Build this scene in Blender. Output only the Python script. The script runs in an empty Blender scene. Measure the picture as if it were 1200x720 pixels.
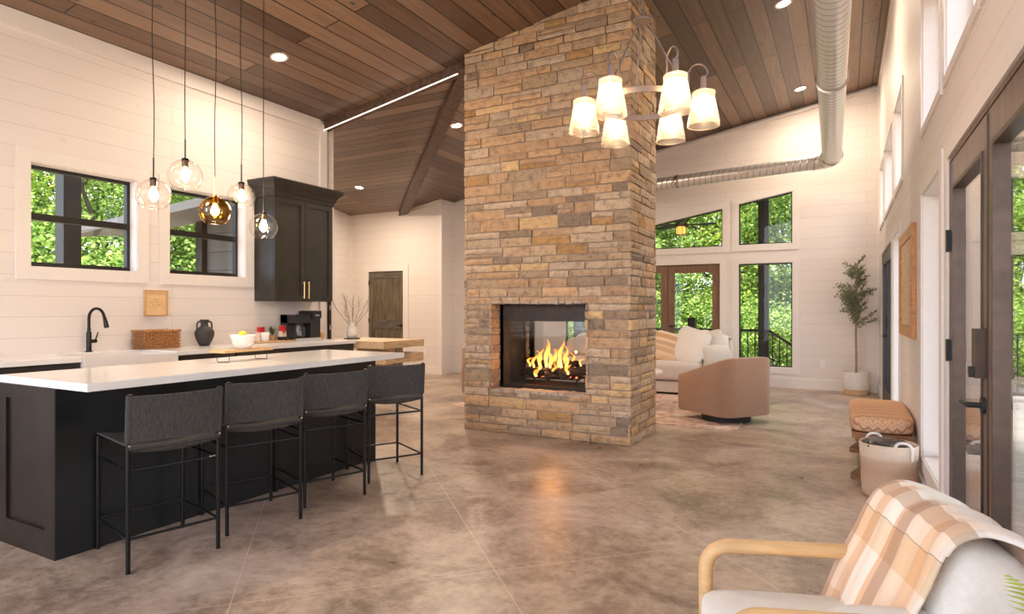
import bpy, bmesh, math, random
from math import sin, cos, pi, radians, atan2, sqrt
from mathutils import Vector, Matrix, noise
from mathutils.geometry import tessellate_polygon
random.seed(7)
S = bpy.context.scene
C = S.collection

# ------------------------------------------------------------------ camera
cam_d = bpy.data.cameras.new('camera'); cam = bpy.data.objects.new('camera', cam_d); C.objects.link(cam)
cam.location = (0, 0, 1.279)
cam.rotation_euler = (radians(90), 0, math.atan(389.455/719.893))
cam_d.sensor_width = 36; cam_d.lens = 719.893/1200*36
cam_d.shift_y = 2.636/1200; cam_d.clip_start = .02; cam_d.clip_end = 500
S.camera = cam
S.view_settings.view_transform = 'Standard'; S.view_settings.look = 'None'
S.view_settings.gamma = 1; S.view_settings.use_curve_mapping = False
S.view_settings.exposure = 0.85

# ------------------------------------------------------------------ sky
SKY = 2.3
w = bpy.data.worlds.new('sky'); S.world = w; w.use_nodes = True
nt = w.node_tree; nt.nodes.clear()
out = nt.nodes.new('ShaderNodeOutputWorld'); bg = nt.nodes.new('ShaderNodeBackground')
tc = nt.nodes.new('ShaderNodeTexCoord'); nz = nt.nodes.new('ShaderNodeTexNoise'); rp = nt.nodes.new('ShaderNodeValToRGB')
nz.inputs['Scale'].default_value = 3.2; nz.inputs['Detail'].default_value = 6
rp.color_ramp.elements[0].position = .42; rp.color_ramp.elements[0].color = (.58, .71, .95, 1)
rp.color_ramp.elements[1].position = .60; rp.color_ramp.elements[1].color = (1, .965, .94, 1)
bg.inputs['Strength'].default_value = SKY
nt.links.new(tc.outputs['Generated'], nz.inputs['Vector']); nt.links.new(nz.outputs['Fac'], rp.inputs['Fac'])
nt.links.new(rp.outputs['Color'], bg.inputs['Color']); nt.links.new(bg.outputs['Background'], out.inputs['Surface'])
sd = bpy.data.lights.new('sun', 'SUN'); sd.energy = 10; sd.angle = radians(3); sd.color = (1, .95, .86)
sun = bpy.data.objects.new('sun', sd); C.objects.link(sun)
sun.rotation_euler = Vector((-.12, -.30, .95)).to_track_quat('Z', 'Y').to_euler()
LAMP_DOWN = 24; LAMP_PEND = 4.5; LAMP_CHAN = 5; LAMP_FIRE = 8

# ------------------------------------------------------------------ materials
MATS = {}
def nm(name):
    m = bpy.data.materials.new(name); m.use_nodes = True
    n = m.node_tree; b = n.nodes['Principled BSDF']; MATS[name] = m
    return m, n, b
def N(n, t, **k):
    x = n.nodes.new(t)
    for a, v in k.items():
        if a in x.inputs: x.inputs[a].default_value = v
        else: setattr(x, a, v)
    return x
def ramp(n, stops):
    r = n.nodes.new('ShaderNodeValToRGB'); e = r.color_ramp.elements
    while len(e) < len(stops): e.new(.5)
    for i, (p, c) in enumerate(stops):
        e[i].position = p; e[i].color = (*c, 1)
    return r
def plain(name, col, rough=.5, metal=0, var=.12, scale=18, bump=0, bscale=60, stretch=(1, 1, 1), spec=None, sheen=0):
    m, n, b = nm(name); L = n.links
    b.inputs['Roughness'].default_value = rough; b.inputs['Metallic'].default_value = metal
    if spec is not None: b.inputs['Specular IOR Level'].default_value = spec
    if sheen: b.inputs['Sheen Weight'].default_value = sheen
    t = N(n, 'ShaderNodeTexCoord'); mp = N(n, 'ShaderNodeMapping'); mp.inputs['Scale'].default_value = stretch
    L.new(t.outputs['Object'], mp.inputs['Vector'])
    z = N(n, 'ShaderNodeTexNoise', Scale=scale, Detail=4.0); L.new(mp.outputs['Vector'], z.inputs['Vector'])
    lo = tuple(c*(1-var) for c in col); hi = tuple(min(1, c*(1+var)) for c in col)
    r = ramp(n, [(.3, lo), (.7, hi)]); L.new(z.outputs['Fac'], r.inputs['Fac']); L.new(r.outputs['Color'], b.inputs['Base Color'])
    if bump:
        z2 = N(n, 'ShaderNodeTexNoise', Scale=bscale, Detail=3.0); L.new(mp.outputs['Vector'], z2.inputs['Vector'])
        bp = N(n, 'ShaderNodeBump', Strength=bump, Distance=.01); L.new(z2.outputs['Fac'], bp.inputs['Height']); L.new(bp.outputs['Normal'], b.inputs['Normal'])
    return m
def emis(name, col, st):
    m, n, b = nm(name)
    b.inputs['Base Color'].default_value = (*col, 1); b.inputs['Emission Color'].default_value = (*col, 1); b.inputs['Emission Strength'].default_value = st
    return m
def glass(name, tint=(1, 1, 1), base=.04, rough=.0, edge=.9, texture=False):
    m, n, b = nm(name); L = n.links; n.nodes.remove(b)
    o = n.nodes['Material Output']; lw = N(n, 'ShaderNodeLayerWeight', Blend=.5)
    pw = N(n, 'ShaderNodeMath', operation='POWER'); pw.inputs[1].default_value = 4.0; L.new(lw.outputs['Facing'], pw.inputs[0])
    ma = N(n, 'ShaderNodeMath', operation='MULTIPLY_ADD'); ma.inputs[1].default_value = edge; ma.inputs[2].default_value = base; L.new(pw.outputs[0], ma.inputs[0])
    tr = N(n, 'ShaderNodeBsdfTransparent'); tr.inputs['Color'].default_value = (*tint, 1)
    gl = N(n, 'ShaderNodeBsdfGlossy', Roughness=rough); gl.inputs['Color'].default_value = (1, 1, 1, 1)
    mx = N(n, 'ShaderNodeMixShader'); L.new(ma.outputs[0], mx.inputs[0]); L.new(tr.outputs[0], mx.inputs[1]); L.new(gl.outputs[0], mx.inputs[2])
    if texture:
        z = N(n, 'ShaderNodeTexNoise', Scale=150.0, Detail=2.0); t = N(n, 'ShaderNodeTexCoord'); L.new(t.outputs['Object'], z.inputs['Vector'])
        bp = N(n, 'ShaderNodeBump', Strength=.6, Distance=.004); L.new(z.outputs['Fac'], bp.inputs['Height']); L.new(bp.outputs['Normal'], gl.inputs['Normal']); L.new(bp.outputs['Normal'], lw.inputs['Normal'])
    if texture:
        tl = N(n, 'ShaderNodeBsdfTranslucent'); tl.inputs['Color'].default_value = (1, .9, .76, 1); m3 = N(n, 'ShaderNodeMixShader'); m3.inputs[0].default_value = .14
        L.new(mx.outputs[0], m3.inputs[1]); L.new(tl.outputs[0], m3.inputs[2]); mx = m3
    L.new(mx.outputs[0], o.inputs['Surface'])
    return m
def planks(name, axis, stops, roww, length, gap=.012, gapcol=(.02, .012, .008), rough=.45, off=0, knots=.5, grain=.35, bump=.25):
    """boards as a brick pattern; axis 'z' = lying courses on a wall, 'x' rows counted along x, 'y' rows counted along y"""
    m, n, b = nm(name); L = n.links
    g = N(n, 'ShaderNodeNewGeometry'); sp = N(n, 'ShaderNodeSeparateXYZ'); L.new(g.outputs['Position'], sp.inputs[0])
    cb = N(n, 'ShaderNodeCombineXYZ')
    if axis == 'z':
        ad = N(n, 'ShaderNodeMath', operation='ADD'); L.new(sp.outputs[0], ad.inputs[0]); L.new(sp.outputs[1], ad.inputs[1]); A = ad.outputs[0]; B = sp.outputs[2]
    elif axis == 'x': A, B = sp.outputs[1], sp.outputs[0]
    else: A, B = sp.outputs[0], sp.outputs[1]
    o_ = N(n, 'ShaderNodeMath', operation='ADD'); o_.inputs[1].default_value = 100*roww - off; L.new(B, o_.inputs[0])
    L.new(A, cb.inputs[0]); L.new(o_.outputs[0], cb.inputs[1])
    br = N(n, 'ShaderNodeTexBrick', offset=.37, offset_frequency=2, squash=1.0)
    br.inputs['Scale'].default_value = 1; br.inputs['Brick Width'].default_value = length; br.inputs['Row Height'].default_value = roww
    br.inputs['Mortar Size'].default_value = gap/2; br.inputs['Mortar Smooth'].default_value = .1
    br.inputs['Color1'].default_value = (0, 0, 0, 1); br.inputs['Color2'].default_value = (1, 1, 1, 1); br.inputs['Mortar'].default_value = (.5, .5, .5, 1)
    L.new(cb.outputs[0], br.inputs['Vector'])
    # per-board tone: random by row
    dv = N(n, 'ShaderNodeMath', operation='DIVIDE'); dv.inputs[1].default_value = roww; L.new(o_.outputs[0], dv.inputs[0])
    fl = N(n, 'ShaderNodeMath', operation='FLOOR'); L.new(dv.outputs[0], fl.inputs[0])
    # grain, stretched along the board and shifted per row
    c2 = N(n, 'ShaderNodeCombineXYZ'); sa = N(n, 'ShaderNodeMath', operation='MULTIPLY'); sa.inputs[1].default_value = 1.6; L.new(A, sa.inputs[0])
    sb = N(n, 'ShaderNodeMath', operation='MULTIPLY'); sb.inputs[1].default_value = 26; L.new(o_.outputs[0], sb.inputs[0])
    L.new(sa.outputs[0], c2.inputs[0]); L.new(sb.outputs[0], c2.inputs[1])
    fz = N(n, 'ShaderNodeMath', operation='MULTIPLY'); fz.inputs[1].default_value = 7.3; L.new(fl.outputs[0], fz.inputs[0]); L.new(fz.outputs[0], c2.inputs[2])
    z = N(n, 'ShaderNodeTexNoise', Scale=1.0, Detail=6.0, Roughness=.62, Distortion=.5); L.new(c2.outputs[0], z.inputs['Vector'])
    mx = N(n, 'ShaderNodeMix', data_type='FLOAT'); mx.inputs[0].default_value = grain; L.new(br.outputs['Color'], mx.inputs[2]); L.new(z.outputs['Fac'], mx.inputs[3])
    r = ramp(n, stops); L.new(mx.outputs[0], r.inputs['Fac'])
    # knots
    c3 = N(n, 'ShaderNodeCombineXYZ'); s3 = N(n, 'ShaderNodeMath', operation='MULTIPLY'); s3.inputs[1].default_value = .55; L.new(A, s3.inputs[0]); L.new(s3.outputs[0], c3.inputs[0]); L.new(o_.outputs[0], c3.inputs[1])
    v = N(n, 'ShaderNodeTexVoronoi', Scale=4.2); L.new(c3.outputs[0], v.inputs['Vector'])
    kr = ramp(n, [(.03, (1-knots,)*3), (.10, (1, 1, 1))]); L.new(v.outputs['Distance'], kr.inputs['Fac'])
    mk = N(n, 'ShaderNodeMix', data_type='RGBA', blend_type='MULTIPLY'); mk.inputs[0].default_value = 1; L.new(r.outputs['Color'], mk.inputs[6]); L.new(kr.outputs['Color'], mk.inputs[7])
    mg = N(n, 'ShaderNodeMix', data_type='RGBA'); L.new(br.outputs['Fac'], mg.inputs[0]); L.new(mk.outputs[2], mg.inputs[6]); mg.inputs[7].default_value = (*gapcol, 1)
    L.new(mg.outputs[2], b.inputs['Base Color']); b.inputs['Roughness'].default_value = rough
    bp = N(n, 'ShaderNodeBump', Strength=bump, Distance=.01); bp.invert = True; L.new(br.outputs['Fac'], bp.inputs['Height']); L.new(bp.outputs['Normal'], b.inputs['Normal'])
    return m

planks('shiplap', 'z', [(.0, (.72, .655, .615)), (.5, (.75, .69, .655)), (1, (.78, .725, .69))], .17, 5.6, gap=.004, gapcol=(.55, .49, .455), rough=.55, off=.027, knots=.10, grain=.7)
planks('ceiling_boards', 'x', [(.1, (.06, .030, .017)), (.42, (.125, .070, .043)), (.62, (.215, .13, .082)), (.88, (.34, .22, .145))], .185, 4.2, gap=.016, rough=.34, knots=.75, grain=.5)
planks('ceiling_boards_cross', 'y', [(.1, (.06, .034, .023)), (.40, (.145, .09, .062)), (.60, (.22, .145, .10)), (.88, (.33, .225, .165))], .15, 4.2, gap=.014, rough=.36, knots=.6, grain=.55)
planks('grey_siding', 'z', [(0, (.085, .085, .085)), (1, (.13, .13, .13))], .26, 4, gap=.012, gapcol=(.03, .03, .03), rough=.7, knots=.3)
planks('porch_boards', 'y', [(0, (.20, .195, .19)), (1, (.30, .29, .28))], .14, 4, gap=.01, rough=.7, knots=.3)
plain('trim_white', (.77, .72, .685), .45, var=.02)
plain('beam_brown', (.10, .057, .036), .5, var=.5, scale=3, stretch=(6, 6, 6))
plain('black_cabinet', (.025, .021, .018), .38, var=.25, scale=8)
plain('island_black', (.010, .011, .012), .42, var=.35, scale=3, spec=.35)
plain('island_end_brown', (.016, .011, .009), .36, var=.35, scale=6, spec=.35)
plain('quartz', (.80, .78, .76), .16, var=.03, scale=6)
plain('sink_white', (.78, .73, .70), .12, var=.02)
plain('black_metal', (.022, .021, .021), .28, .75, var=.1)
plain('matte_black', (.02, .02, .02), .6, var=.2)
plain('bronze', (.10, .07, .055), .4, .7, var=.2)
plain('chandelier_metal', (.17, .13, .115), .42, .4, var=.1)
plain('steel', (.62, .62, .62), .25, 1, var=.05)
plain('brass', (.78, .55, .25), .28, 1, var=.05)
plain('window_black', (.012, .010, .009), .4, var=.1)
plain('door_brown', (.165, .118, .098), .33, var=.25, scale=5, stretch=(3, 3, .5))
plain('patio_wood', (.20, .105, .062), .5, var=.3, scale=6, stretch=(6, 6, .6))
plain('rustic_door', (.115, .088, .056), .5, var=.55, scale=7, stretch=(3, 3, .35), bump=.2, bscale=20)
plain('rustic_rail', (.10, .085, .066), .5, var=.5, scale=7, stretch=(.5, 3, 3))
plain('light_oak', (.60, .36, .17), .42, var=.2, scale=9, stretch=(1, 6, 6))
plain('pale_wood', (.62, .42, .24), .45, var=.22, scale=7, stretch=(6, 1, 6))
plain('bent_wood', (.66, .42, .20), .38, var=.15, scale=9, stretch=(1, 5, 5))
plain('orange_wood', (.52, .23, .07), .4, var=.25, scale=8, stretch=(4, .6, 4))
plain('dark_oak', (.26, .12, .05), .45, var=.3, scale=10)
plain('wicker', (.40, .18, .06), .6, var=.5, scale=60, bump=.6, bscale=80)
plain('dark_clay', (.035, .029, .026), .55, var=.2, bump=.2, bscale=80)
plain('white_ceramic', (.80, .77, .73), .25, var=.03)
plain('cream_ceramic', (.66, .62, .56), .6, var=.1, bump=.2)
plain('lemon', (.90, .60, .04), .4, var=.08, bump=.2, bscale=120)
plain('green_leaf', (.10, .17, .03), .5, var=.5)
plain('fern_green', (.42, .55, .06), .5, var=.3)
plain('olive_leaf', (.17, .19, .10), .55, var=.5, scale=3)
plain('trunk', (.34, .25, .17), .8, var=.3, bump=.5)
plain('twig', (.22, .17, .13), .8, var=.3)
plain('kraft', (.70, .47, .25), .7, var=.06)
plain('line_ink', (.30, .19, .10), .7, var=.1)
plain('red_pack', (.60, .02, .02), .4, var=.3)
plain('cream_pack', (.78, .62, .50), .5, var=.1)
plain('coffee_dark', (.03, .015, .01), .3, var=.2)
plain('black_plastic', (.014, .014, .015), .28, var=.2)
plain('sofa_fabric', (.60, .53, .49), .9, var=.08, scale=120, bump=.3, bscale=250, sheen=.3)
plain('white_fabric', (.80, .76, .72), .9, var=.04, scale=30, bump=.25, bscale=200, sheen=.3)
plain('linen', (.72, .68, .62), .9, var=.05, scale=60, bump=.3, bscale=300, sheen=.3)
plain('tan_upholstery', (.36, .205, .125), .85, var=.14, scale=110, bump=.35, bscale=260, sheen=.35)
plain('seat_white', (.78, .76, .73), .85, var=.03, bump=.2, bscale=200)
plain('grey_linen', (.36, .34, .31), .9, var=.35, scale=3, stretch=(12, 1, .4))
plain('concrete_base', (.30, .25, .21), .6, var=.2)
plain('iron', (.02, .018, .016), .6, var=.3)
plain('firebox_metal', (.035, .022, .017), .45, .3, var=.3)
plain('firebrick', (.045, .042, .032), .8, var=.4, scale=9)
plain('bark', (.08, .045, .03), .9, var=.6, scale=25, bump=.8, bscale=40)
plain('char', (.015, .012, .01), .9, var=.6, scale=30, bump=.8)
plain('mortar', (.34, .265, .21), .9, var=.12, bump=.3)
plain('leather_black', (.02, .02, .025), .35, var=.2, bump=.3, bscale=30)
plain('grass', (.20, .165, .12), .9, var=.5, scale=1.2)
plain('tree_bark', (.085, .065, .05), .9, var=.4, bump=.5)
plain('outlet_white', (.80, .78, .75), .3, var=.01)
glass('window_glass', base=.016, edge=.85)
glass('clear_globe', (1, .985, .96), base=.05, edge=.75)
glass('amber_globe', (.80, .52, .12), base=.06, edge=.7)
glass('seeded_glass', (1, .93, .82), base=.10, edge=.6, rough=.15, texture=True)
glass('fire_glass', (.93, .93, .93), base=.03, edge=.5)
emis('bulb_warm', (1, .72, .42), 34)
emis('bulb_chandelier', (1, .74, .46), 30)
emis('downlight_lens', (1, .76, .52), 22)
emis('lit_edge_glow', (1, .90, .80), 1.6)  # glow painted in for light caught on the beam's lower edge
emis('lantern_glow', (1, .42, .08), .9)
emis('ember', (1, .16, .03), 3)

# galvanised spiral duct
m, n, b = nm('spiral_duct'); L = n.links
b.inputs['Metallic'].default_value = .6; b.inputs['Roughness'].default_value = .32
t = N(n, 'ShaderNodeUVMap'); wv = N(n, 'ShaderNodeTexWave', Scale=1.0); wv.bands_direction = 'DIAGONAL'
wv.wave_profile = 'SAW'
mp = N(n, 'ShaderNodeMapping'); L.new(t.outputs['UV'], mp.inputs['Vector']); L.new(mp.outputs['Vector'], wv.inputs['Vector'])
mp.inputs['Scale'].default_value = (1, 2.6, 1)
r = ramp(n, [(0, (.30, .29, .28)), (.12, (.78, .77, .76)), (.86, (.80, .79, .78)), (1, (.40, .39, .38))]); L.new(wv.outputs['Fac'], r.inputs['Fac']); L.new(r.outputs['Color'], b.inputs['Base Color'])
bp = N(n, 'ShaderNodeBump', Strength=.5, Distance=.01); L.new(r.outputs['Color'], bp.inputs['Height']); L.new(bp.outputs['Normal'], b.inputs['Normal'])

# stained concrete floor with diagonal saw cuts
m, n, b = nm('stained_concrete'); L = n.links
g = N(n, 'ShaderNodeNewGeometry'); sp = N(n, 'ShaderNodeSeparateXYZ'); L.new(g.outputs['Position'], sp.inputs[0])
z1 = N(n, 'ShaderNodeTexNoise', Scale=1.7, Detail=14.0, Roughness=.68, Distortion=.5); L.new(g.outputs['Position'], z1.inputs['Vector'])
z2 = N(n, 'ShaderNodeTexNoise', Scale=16.0, Detail=10.0, Roughness=.78); L.new(g.outputs['Position'], z2.inputs['Vector'])
mm = N(n, 'ShaderNodeMix', data_type='FLOAT'); mm.inputs[0].default_value = .36; L.new(z1.outputs['Fac'], mm.inputs[2]); L.new(z2.outputs['Fac'], mm.inputs[3])
r = ramp(n, [(.35, (.14, .096, .068)), (.44, (.26, .19, .145)), (.51, (.40, .31, .24)), (.62, (.56, .465, .38))])
L.new(mm.outputs[0], r.inputs['Fac'])
z3 = N(n, 'ShaderNodeTexNoise', Scale=.7, Detail=3.0); L.new(g.outputs['Position'], z3.inputs['Vector'])
r3 = ramp(n, [(.40, (1.0, .97, .93)), (.62, (.97, .93, .96))]); L.new(z3.outputs['Fac'], r3.inputs['Fac'])
mc = N(n, 'ShaderNodeMix', data_type='RGBA', blend_type='MULTIPLY'); mc.inputs[0].default_value = 1; L.new(r.outputs['Color'], mc.inputs[6]); L.new(r3.outputs['Color'], mc.inputs[7])
lines = []
for op, off in (('ADD', 1.10), ('SUBTRACT', -4.10)):
    a = N(n, 'ShaderNodeMath', operation=op); L.new(sp.outputs[0], a.inputs[0]); L.new(sp.outputs[1], a.inputs[1])
    s_ = N(n, 'ShaderNodeMath', operation='SUBTRACT'); s_.inputs[1].default_value = off; L.new(a.outputs[0], s_.inputs[0])
    pg = N(n, 'ShaderNodeMath', operation='PINGPONG'); pg.inputs[1].default_value = .84; L.new(s_.outputs[0], pg.inputs[0])
    lt = N(n, 'ShaderNodeMath', operation='LESS_THAN'); lt.inputs[1].default_value = .0045; L.new(pg.outputs[0], lt.inputs[0]); lines.append(lt)
mxl = N(n, 'ShaderNodeMath', operation='MAXIMUM'); L.new(lines[0].outputs[0], mxl.inputs[0]); L.new(lines[1].outputs[0], mxl.inputs[1])
ml = N(n, 'ShaderNodeMath', operation='MULTIPLY'); L.new(mxl.outputs[0], ml.inputs[0]); ml.inputs[1].default_value = .42
mg = N(n, 'ShaderNodeMix', data_type='RGBA'); L.new(ml.outputs[0], mg.inputs[0]); L.new(mc.outputs[2], mg.inputs[6]); mg.inputs[7].default_value = (.70, .58, .47, 1)
L.new(mg.outputs[2], b.inputs['Base Color'])
rr = ramp(n, [(.3, (.26,)*3), (.7, (.46,)*3)]); L.new(z1.outputs['Fac'], rr.inputs['Fac']); L.new(rr.outputs['Color'], b.inputs['Roughness'])
b.inputs['Specular IOR Level'].default_value = .6

# ledge stone: colour attribute with mottling
m, n, b = nm('ledge_stone'); L = n.links
at = N(n, 'ShaderNodeVertexColor'); at.layer_name = 'stone'
t = N(n, 'ShaderNodeTexCoord'); z = N(n, 'ShaderNodeTexNoise', Scale=14.0, Detail=8.0, Roughness=.7); L.new(t.outputs['Object'], z.inputs['Vector'])
r = ramp(n, [(.34, (.42, .38, .36)), (.47, (.86, .85, .84)), (.6, (1.0, 1.0, 1.0)), (.72, (1.12, 1.08, 1.02))]); L.new(z.outputs['Fac'], r.inputs['Fac'])
mx = N(n, 'ShaderNodeMix', data_type='RGBA', blend_type='MULTIPLY'); mx.inputs[0].default_value = .8; L.new(at.outputs['Color'], mx.inputs[6]); L.new(r.outputs['Color'], mx.inputs[7])
L.new(mx.outputs[2], b.inputs['Base Color']); b.inputs['Roughness'].default_value = .82
z2 = N(n, 'ShaderNodeTexNoise', Scale=45.0, Detail=6.0); L.new(t.outputs['Object'], z2.inputs['Vector'])
bp = N(n, 'ShaderNodeBump', Strength=.85, Distance=.016); L.new(z2.outputs['Fac'], bp.inputs['Height']); L.new(bp.outputs['Normal'], b.inputs['Normal'])

# tree foliage: tone per leaf, light passes through
def foliage(name, stops):
    m, n, b = nm(name); L = n.links; n.nodes.remove(b)
    g = N(n, 'ShaderNodeNewGeometry'); r = ramp(n, stops); L.new(g.outputs['Random Per Island'], r.inputs['Fac'])
    d = N(n, 'ShaderNodeBsdfDiffuse'); tl = N(n, 'ShaderNodeBsdfTranslucent'); mx = N(n, 'ShaderNodeMixShader'); mx.inputs[0].default_value = .5
    L.new(r.outputs['Color'], d.inputs['Color']); L.new(r.outputs['Color'], tl.inputs['Color'])
    L.new(d.outputs[0], mx.inputs[1]); L.new(tl.outputs[0], mx.inputs[2]); L.new(mx.outputs[0], n.nodes['Material Output'].inputs['Surface'])
foliage('leaves_green', [(0, (.05, .11, .02)), (.4, (.20, .34, .07)), (.8, (.38, .52, .13)), (1, (.56, .64, .26))])
foliage('leaves_deep', [(0, (.03, .10, .02)), (.6, (.12, .27, .06)), (1, (.30, .46, .12))])
foliage('leaves_yellow', [(0, (.10, .20, .02)), (.4, (.34, .48, .06)), (.8, (.54, .62, .12)), (1, (.66, .66, .26))])

# striped / patterned fabrics in UV space
def plaid(name, ustops, vstops, rough=.9, fade=0):
    m, n, b = nm(name); L = n.links
    uv = N(n, 'ShaderNodeUVMap'); sp = N(n, 'ShaderNodeSeparateXYZ'); L.new(uv.outputs['UV'], sp.inputs[0])
    ru = ramp(n, ustops); rv = ramp(n, vstops); ru.color_ramp.interpolation = rv.color_ramp.interpolation = 'CONSTANT'
    L.new(sp.outputs[0], ru.inputs['Fac']); L.new(sp.outputs[1], rv.inputs['Fac'])
    mx = N(n, 'ShaderNodeMix', data_type='RGBA', blend_type='MULTIPLY'); mx.inputs[0].default_value = 1; L.new(rv.outputs['Color'], mx.inputs[7])
    if fade:
        fr_ = ramp(n, [(fade, (1, 1, 1)), (fade+.02, (.16, .16, .16))]); L.new(sp.outputs[1], fr_.inputs['Fac'])
        mf = N(n, 'ShaderNodeMix', data_type='RGBA'); L.new(fr_.outputs['Color'], mf.inputs[0]); mf.inputs[6].default_value = (.93, .88, .82, 1); L.new(ru.outputs['Color'], mf.inputs[7]); L.new(mf.outputs[2], mx.inputs[6])
    else: L.new(ru.outputs['Color'], mx.inputs[6])
    z = N(n, 'ShaderNodeTexNoise', Scale=240.0); t = N(n, 'ShaderNodeTexCoord'); L.new(t.outputs['Object'], z.inputs['Vector'])
    bp = N(n, 'ShaderNodeBump', Strength=.4, Distance=.002); L.new(z.outputs['Fac'], bp.inputs['Height']); L.new(bp.outputs['Normal'], b.inputs['Normal'])
    L.new(mx.outputs[2], b.inputs['Base Color']); b.inputs['Roughness'].default_value = rough; b.inputs['Sheen Weight'].default_value = .3
    return m
W_ = (.93, .90, .86); TN = (.83, .60, .42); BR = (.60, .43, .32); CR = (.90, .76, .64); GY = (.76, .72, .67)
plaid('plaid_wool', [(0, BR), (.10, CR), (.17, TN), (.30, W_), (.45, TN), (.49, BR), (.62, CR), (.78, TN), (.88, CR), (.96, GY)],
      [(0, (.86, .72, .6)), (.06, (1, .9, .8)), (.17, (.9, .72, .52)), (.27, (.5, .42, .36)), (.275, (1, .92, .84)), (.36, (.72, .58, .46)), (.44, (1, .97, .92)), (.50, (1, 1, 1)), (.60, (.93, .9, .86)), (.64, (1, 1, 1)), (.80, (.93, .9, .87)), (.84, (1, 1, 1))], fade=.46)
plaid('striped_orange', [(0, (1, 1, 1)), (.99, (.9, .9, .9))], [(0, (.76, .54, .36)), (.18, (.80, .60, .42)), (.28, (.66, .44, .28)), (.42, (.78, .55, .36)), (.5, (.60, .40, .25)), (.62, (.80, .62, .46)), (.72, (.64, .38, .20)), (.88, (.80, .66, .52))])
# zigzag textile of the bench
m, n, b = nm('zigzag_textile'); L = n.links
t = N(n, 'ShaderNodeTexCoord'); sp = N(n, 'ShaderNodeSeparateXYZ'); L.new(t.outputs['Object'], sp.inputs[0])
pg = N(n, 'ShaderNodeMath', operation='PINGPONG'); pg.inputs[1].default_value = .03; L.new(sp.outputs[0], pg.inputs[0])
a = N(n, 'ShaderNodeMath', operation='ADD'); L.new(pg.outputs[0], a.inputs[0])
yz = N(n, 'ShaderNodeMath', operation='SUBTRACT'); L.new(sp.outputs[1], yz.inputs[0]); L.new(sp.outputs[2], yz.inputs[1]); L.new(yz.outputs[0], a.inputs[1])
md = N(n, 'ShaderNodeMath', operation='PINGPONG'); md.inputs[1].default_value = .07; L.new(a.outputs[0], md.inputs[0])
dv = N(n, 'ShaderNodeMath', operation='DIVIDE'); dv.inputs[1].default_value = .07; L.new(md.outputs[0], dv.inputs[0])
r = ramp(n, [(0, (.38, .20, .13)), (.12, (.66, .38, .22)), (.35, (.74, .48, .30)), (.5, (.45, .24, .15)), (.58, (.72, .44, .27)), (.86, (.60, .32, .18))]); r.color_ramp.interpolation = 'CONSTANT'
L.new(dv.outputs[0], r.inputs['Fac']); L.new(r.outputs['Color'], b.inputs['Base Color']); b.inputs['Roughness'].default_value = .9
z = N(n, 'ShaderNodeTexNoise', Scale=130.0); L.new(t.outputs['Object'], z.inputs['Vector']); bp = N(n, 'ShaderNodeBump', Strength=.6, Distance=.006); L.new(z.outputs['Fac'], bp.inputs['Height']); L.new(bp.outputs['Normal'], b.inputs['Normal'])
# coiled rope basket
m, n, b = nm('coiled_rope'); L = n.links
t = N(n, 'ShaderNodeTexCoord'); sp = N(n, 'ShaderNodeSeparateXYZ'); L.new(t.outputs['Object'], sp.inputs[0])
r = ramp(n, [(.0, (.60, .36, .21)), (.12, (.68, .50, .36)), (.52, (.58, .38, .25)), (.70, (.62, .44, .31)), (.78, (.76, .62, .49))]); dv = N(n, 'ShaderNodeMath', operation='DIVIDE'); dv.inputs[1].default_value = .37; L.new(sp.outputs[2], dv.inputs[0]); L.new(dv.outputs[0], r.inputs['Fac'])
L.new(r.outputs['Color'], b.inputs['Base Color']); b.inputs['Roughness'].default_value = .9
wv = N(n, 'ShaderNodeTexWave', Scale=28.0, Distortion=.6); wv.bands_direction = 'Z'; L.new(t.outputs['Object'], wv.inputs['Vector'])
bp = N(n, 'ShaderNodeBump', Strength=.6, Distance=.006); L.new(wv.outputs['Fac'], bp.inputs['Height']); L.new(bp.outputs['Normal'], b.inputs['Normal'])
# rug
m, n, b = nm('faded_rug'); L = n.links
t = N(n, 'ShaderNodeTexCoord'); v = N(n, 'ShaderNodeTexVoronoi', Scale=3.4, feature='DISTANCE_TO_EDGE'); L.new(t.outputs['Object'], v.inputs['Vector'])
z = N(n, 'ShaderNodeTexNoise', Scale=12.0, Detail=6.0); L.new(t.outputs['Object'], z.inputs['Vector'])
ad = N(n, 'ShaderNodeMix', data_type='FLOAT'); ad.inputs[0].default_value = .6; L.new(v.outputs['Distance'], ad.inputs[2]); L.new(z.outputs['Fac'], ad.inputs[3])
r = ramp(n, [(.25, (.50, .24, .18)), (.36, (.62, .46, .38)), (.5, (.72, .62, .54)), (.6, (.60, .42, .34))]); L.new(ad.outputs[0], r.inputs['Fac']); L.new(r.outputs['Color'], b.inputs['Base Color']); b.inputs['Roughness'].default_value = .95
# stool fabric (woven)
m = plain('woven_black', (.045, .042, .040), .85, var=.45, scale=60, stretch=(4, 4, .5), bump=.5, bscale=160)
# flames
m, n, b = nm('flame'); L = n.links; n.nodes.remove(b)
t = N(n, 'ShaderNodeTexCoord'); sp = N(n, 'ShaderNodeSeparateXYZ'); L.new(t.outputs['Generated'], sp.inputs[0])
r = ramp(n, [(0, (1, .55, .16)), (.35, (1, .36, .06)), (1, (1, .14, .01))]); L.new(sp.outputs[2], r.inputs['Fac'])
em = N(n, 'ShaderNodeEmission', Strength=2.8); L.new(r.outputs['Color'], em.inputs['Color']); tr = N(n, 'ShaderNodeBsdfTransparent')
lw = N(n, 'ShaderNodeLayerWeight', Blend=.35); rf = ramp(n, [(.1, (.75,)*3), (.8, (.05,)*3)]); L.new(lw.outputs['Facing'], rf.inputs['Fac'])
z = N(n, 'ShaderNodeTexNoise', Scale=14.0, Detail=3.0); L.new(t.outputs['Object'], z.inputs['Vector']); mu = N(n, 'ShaderNodeMath', operation='MULTIPLY'); mu.use_clamp = True
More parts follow.
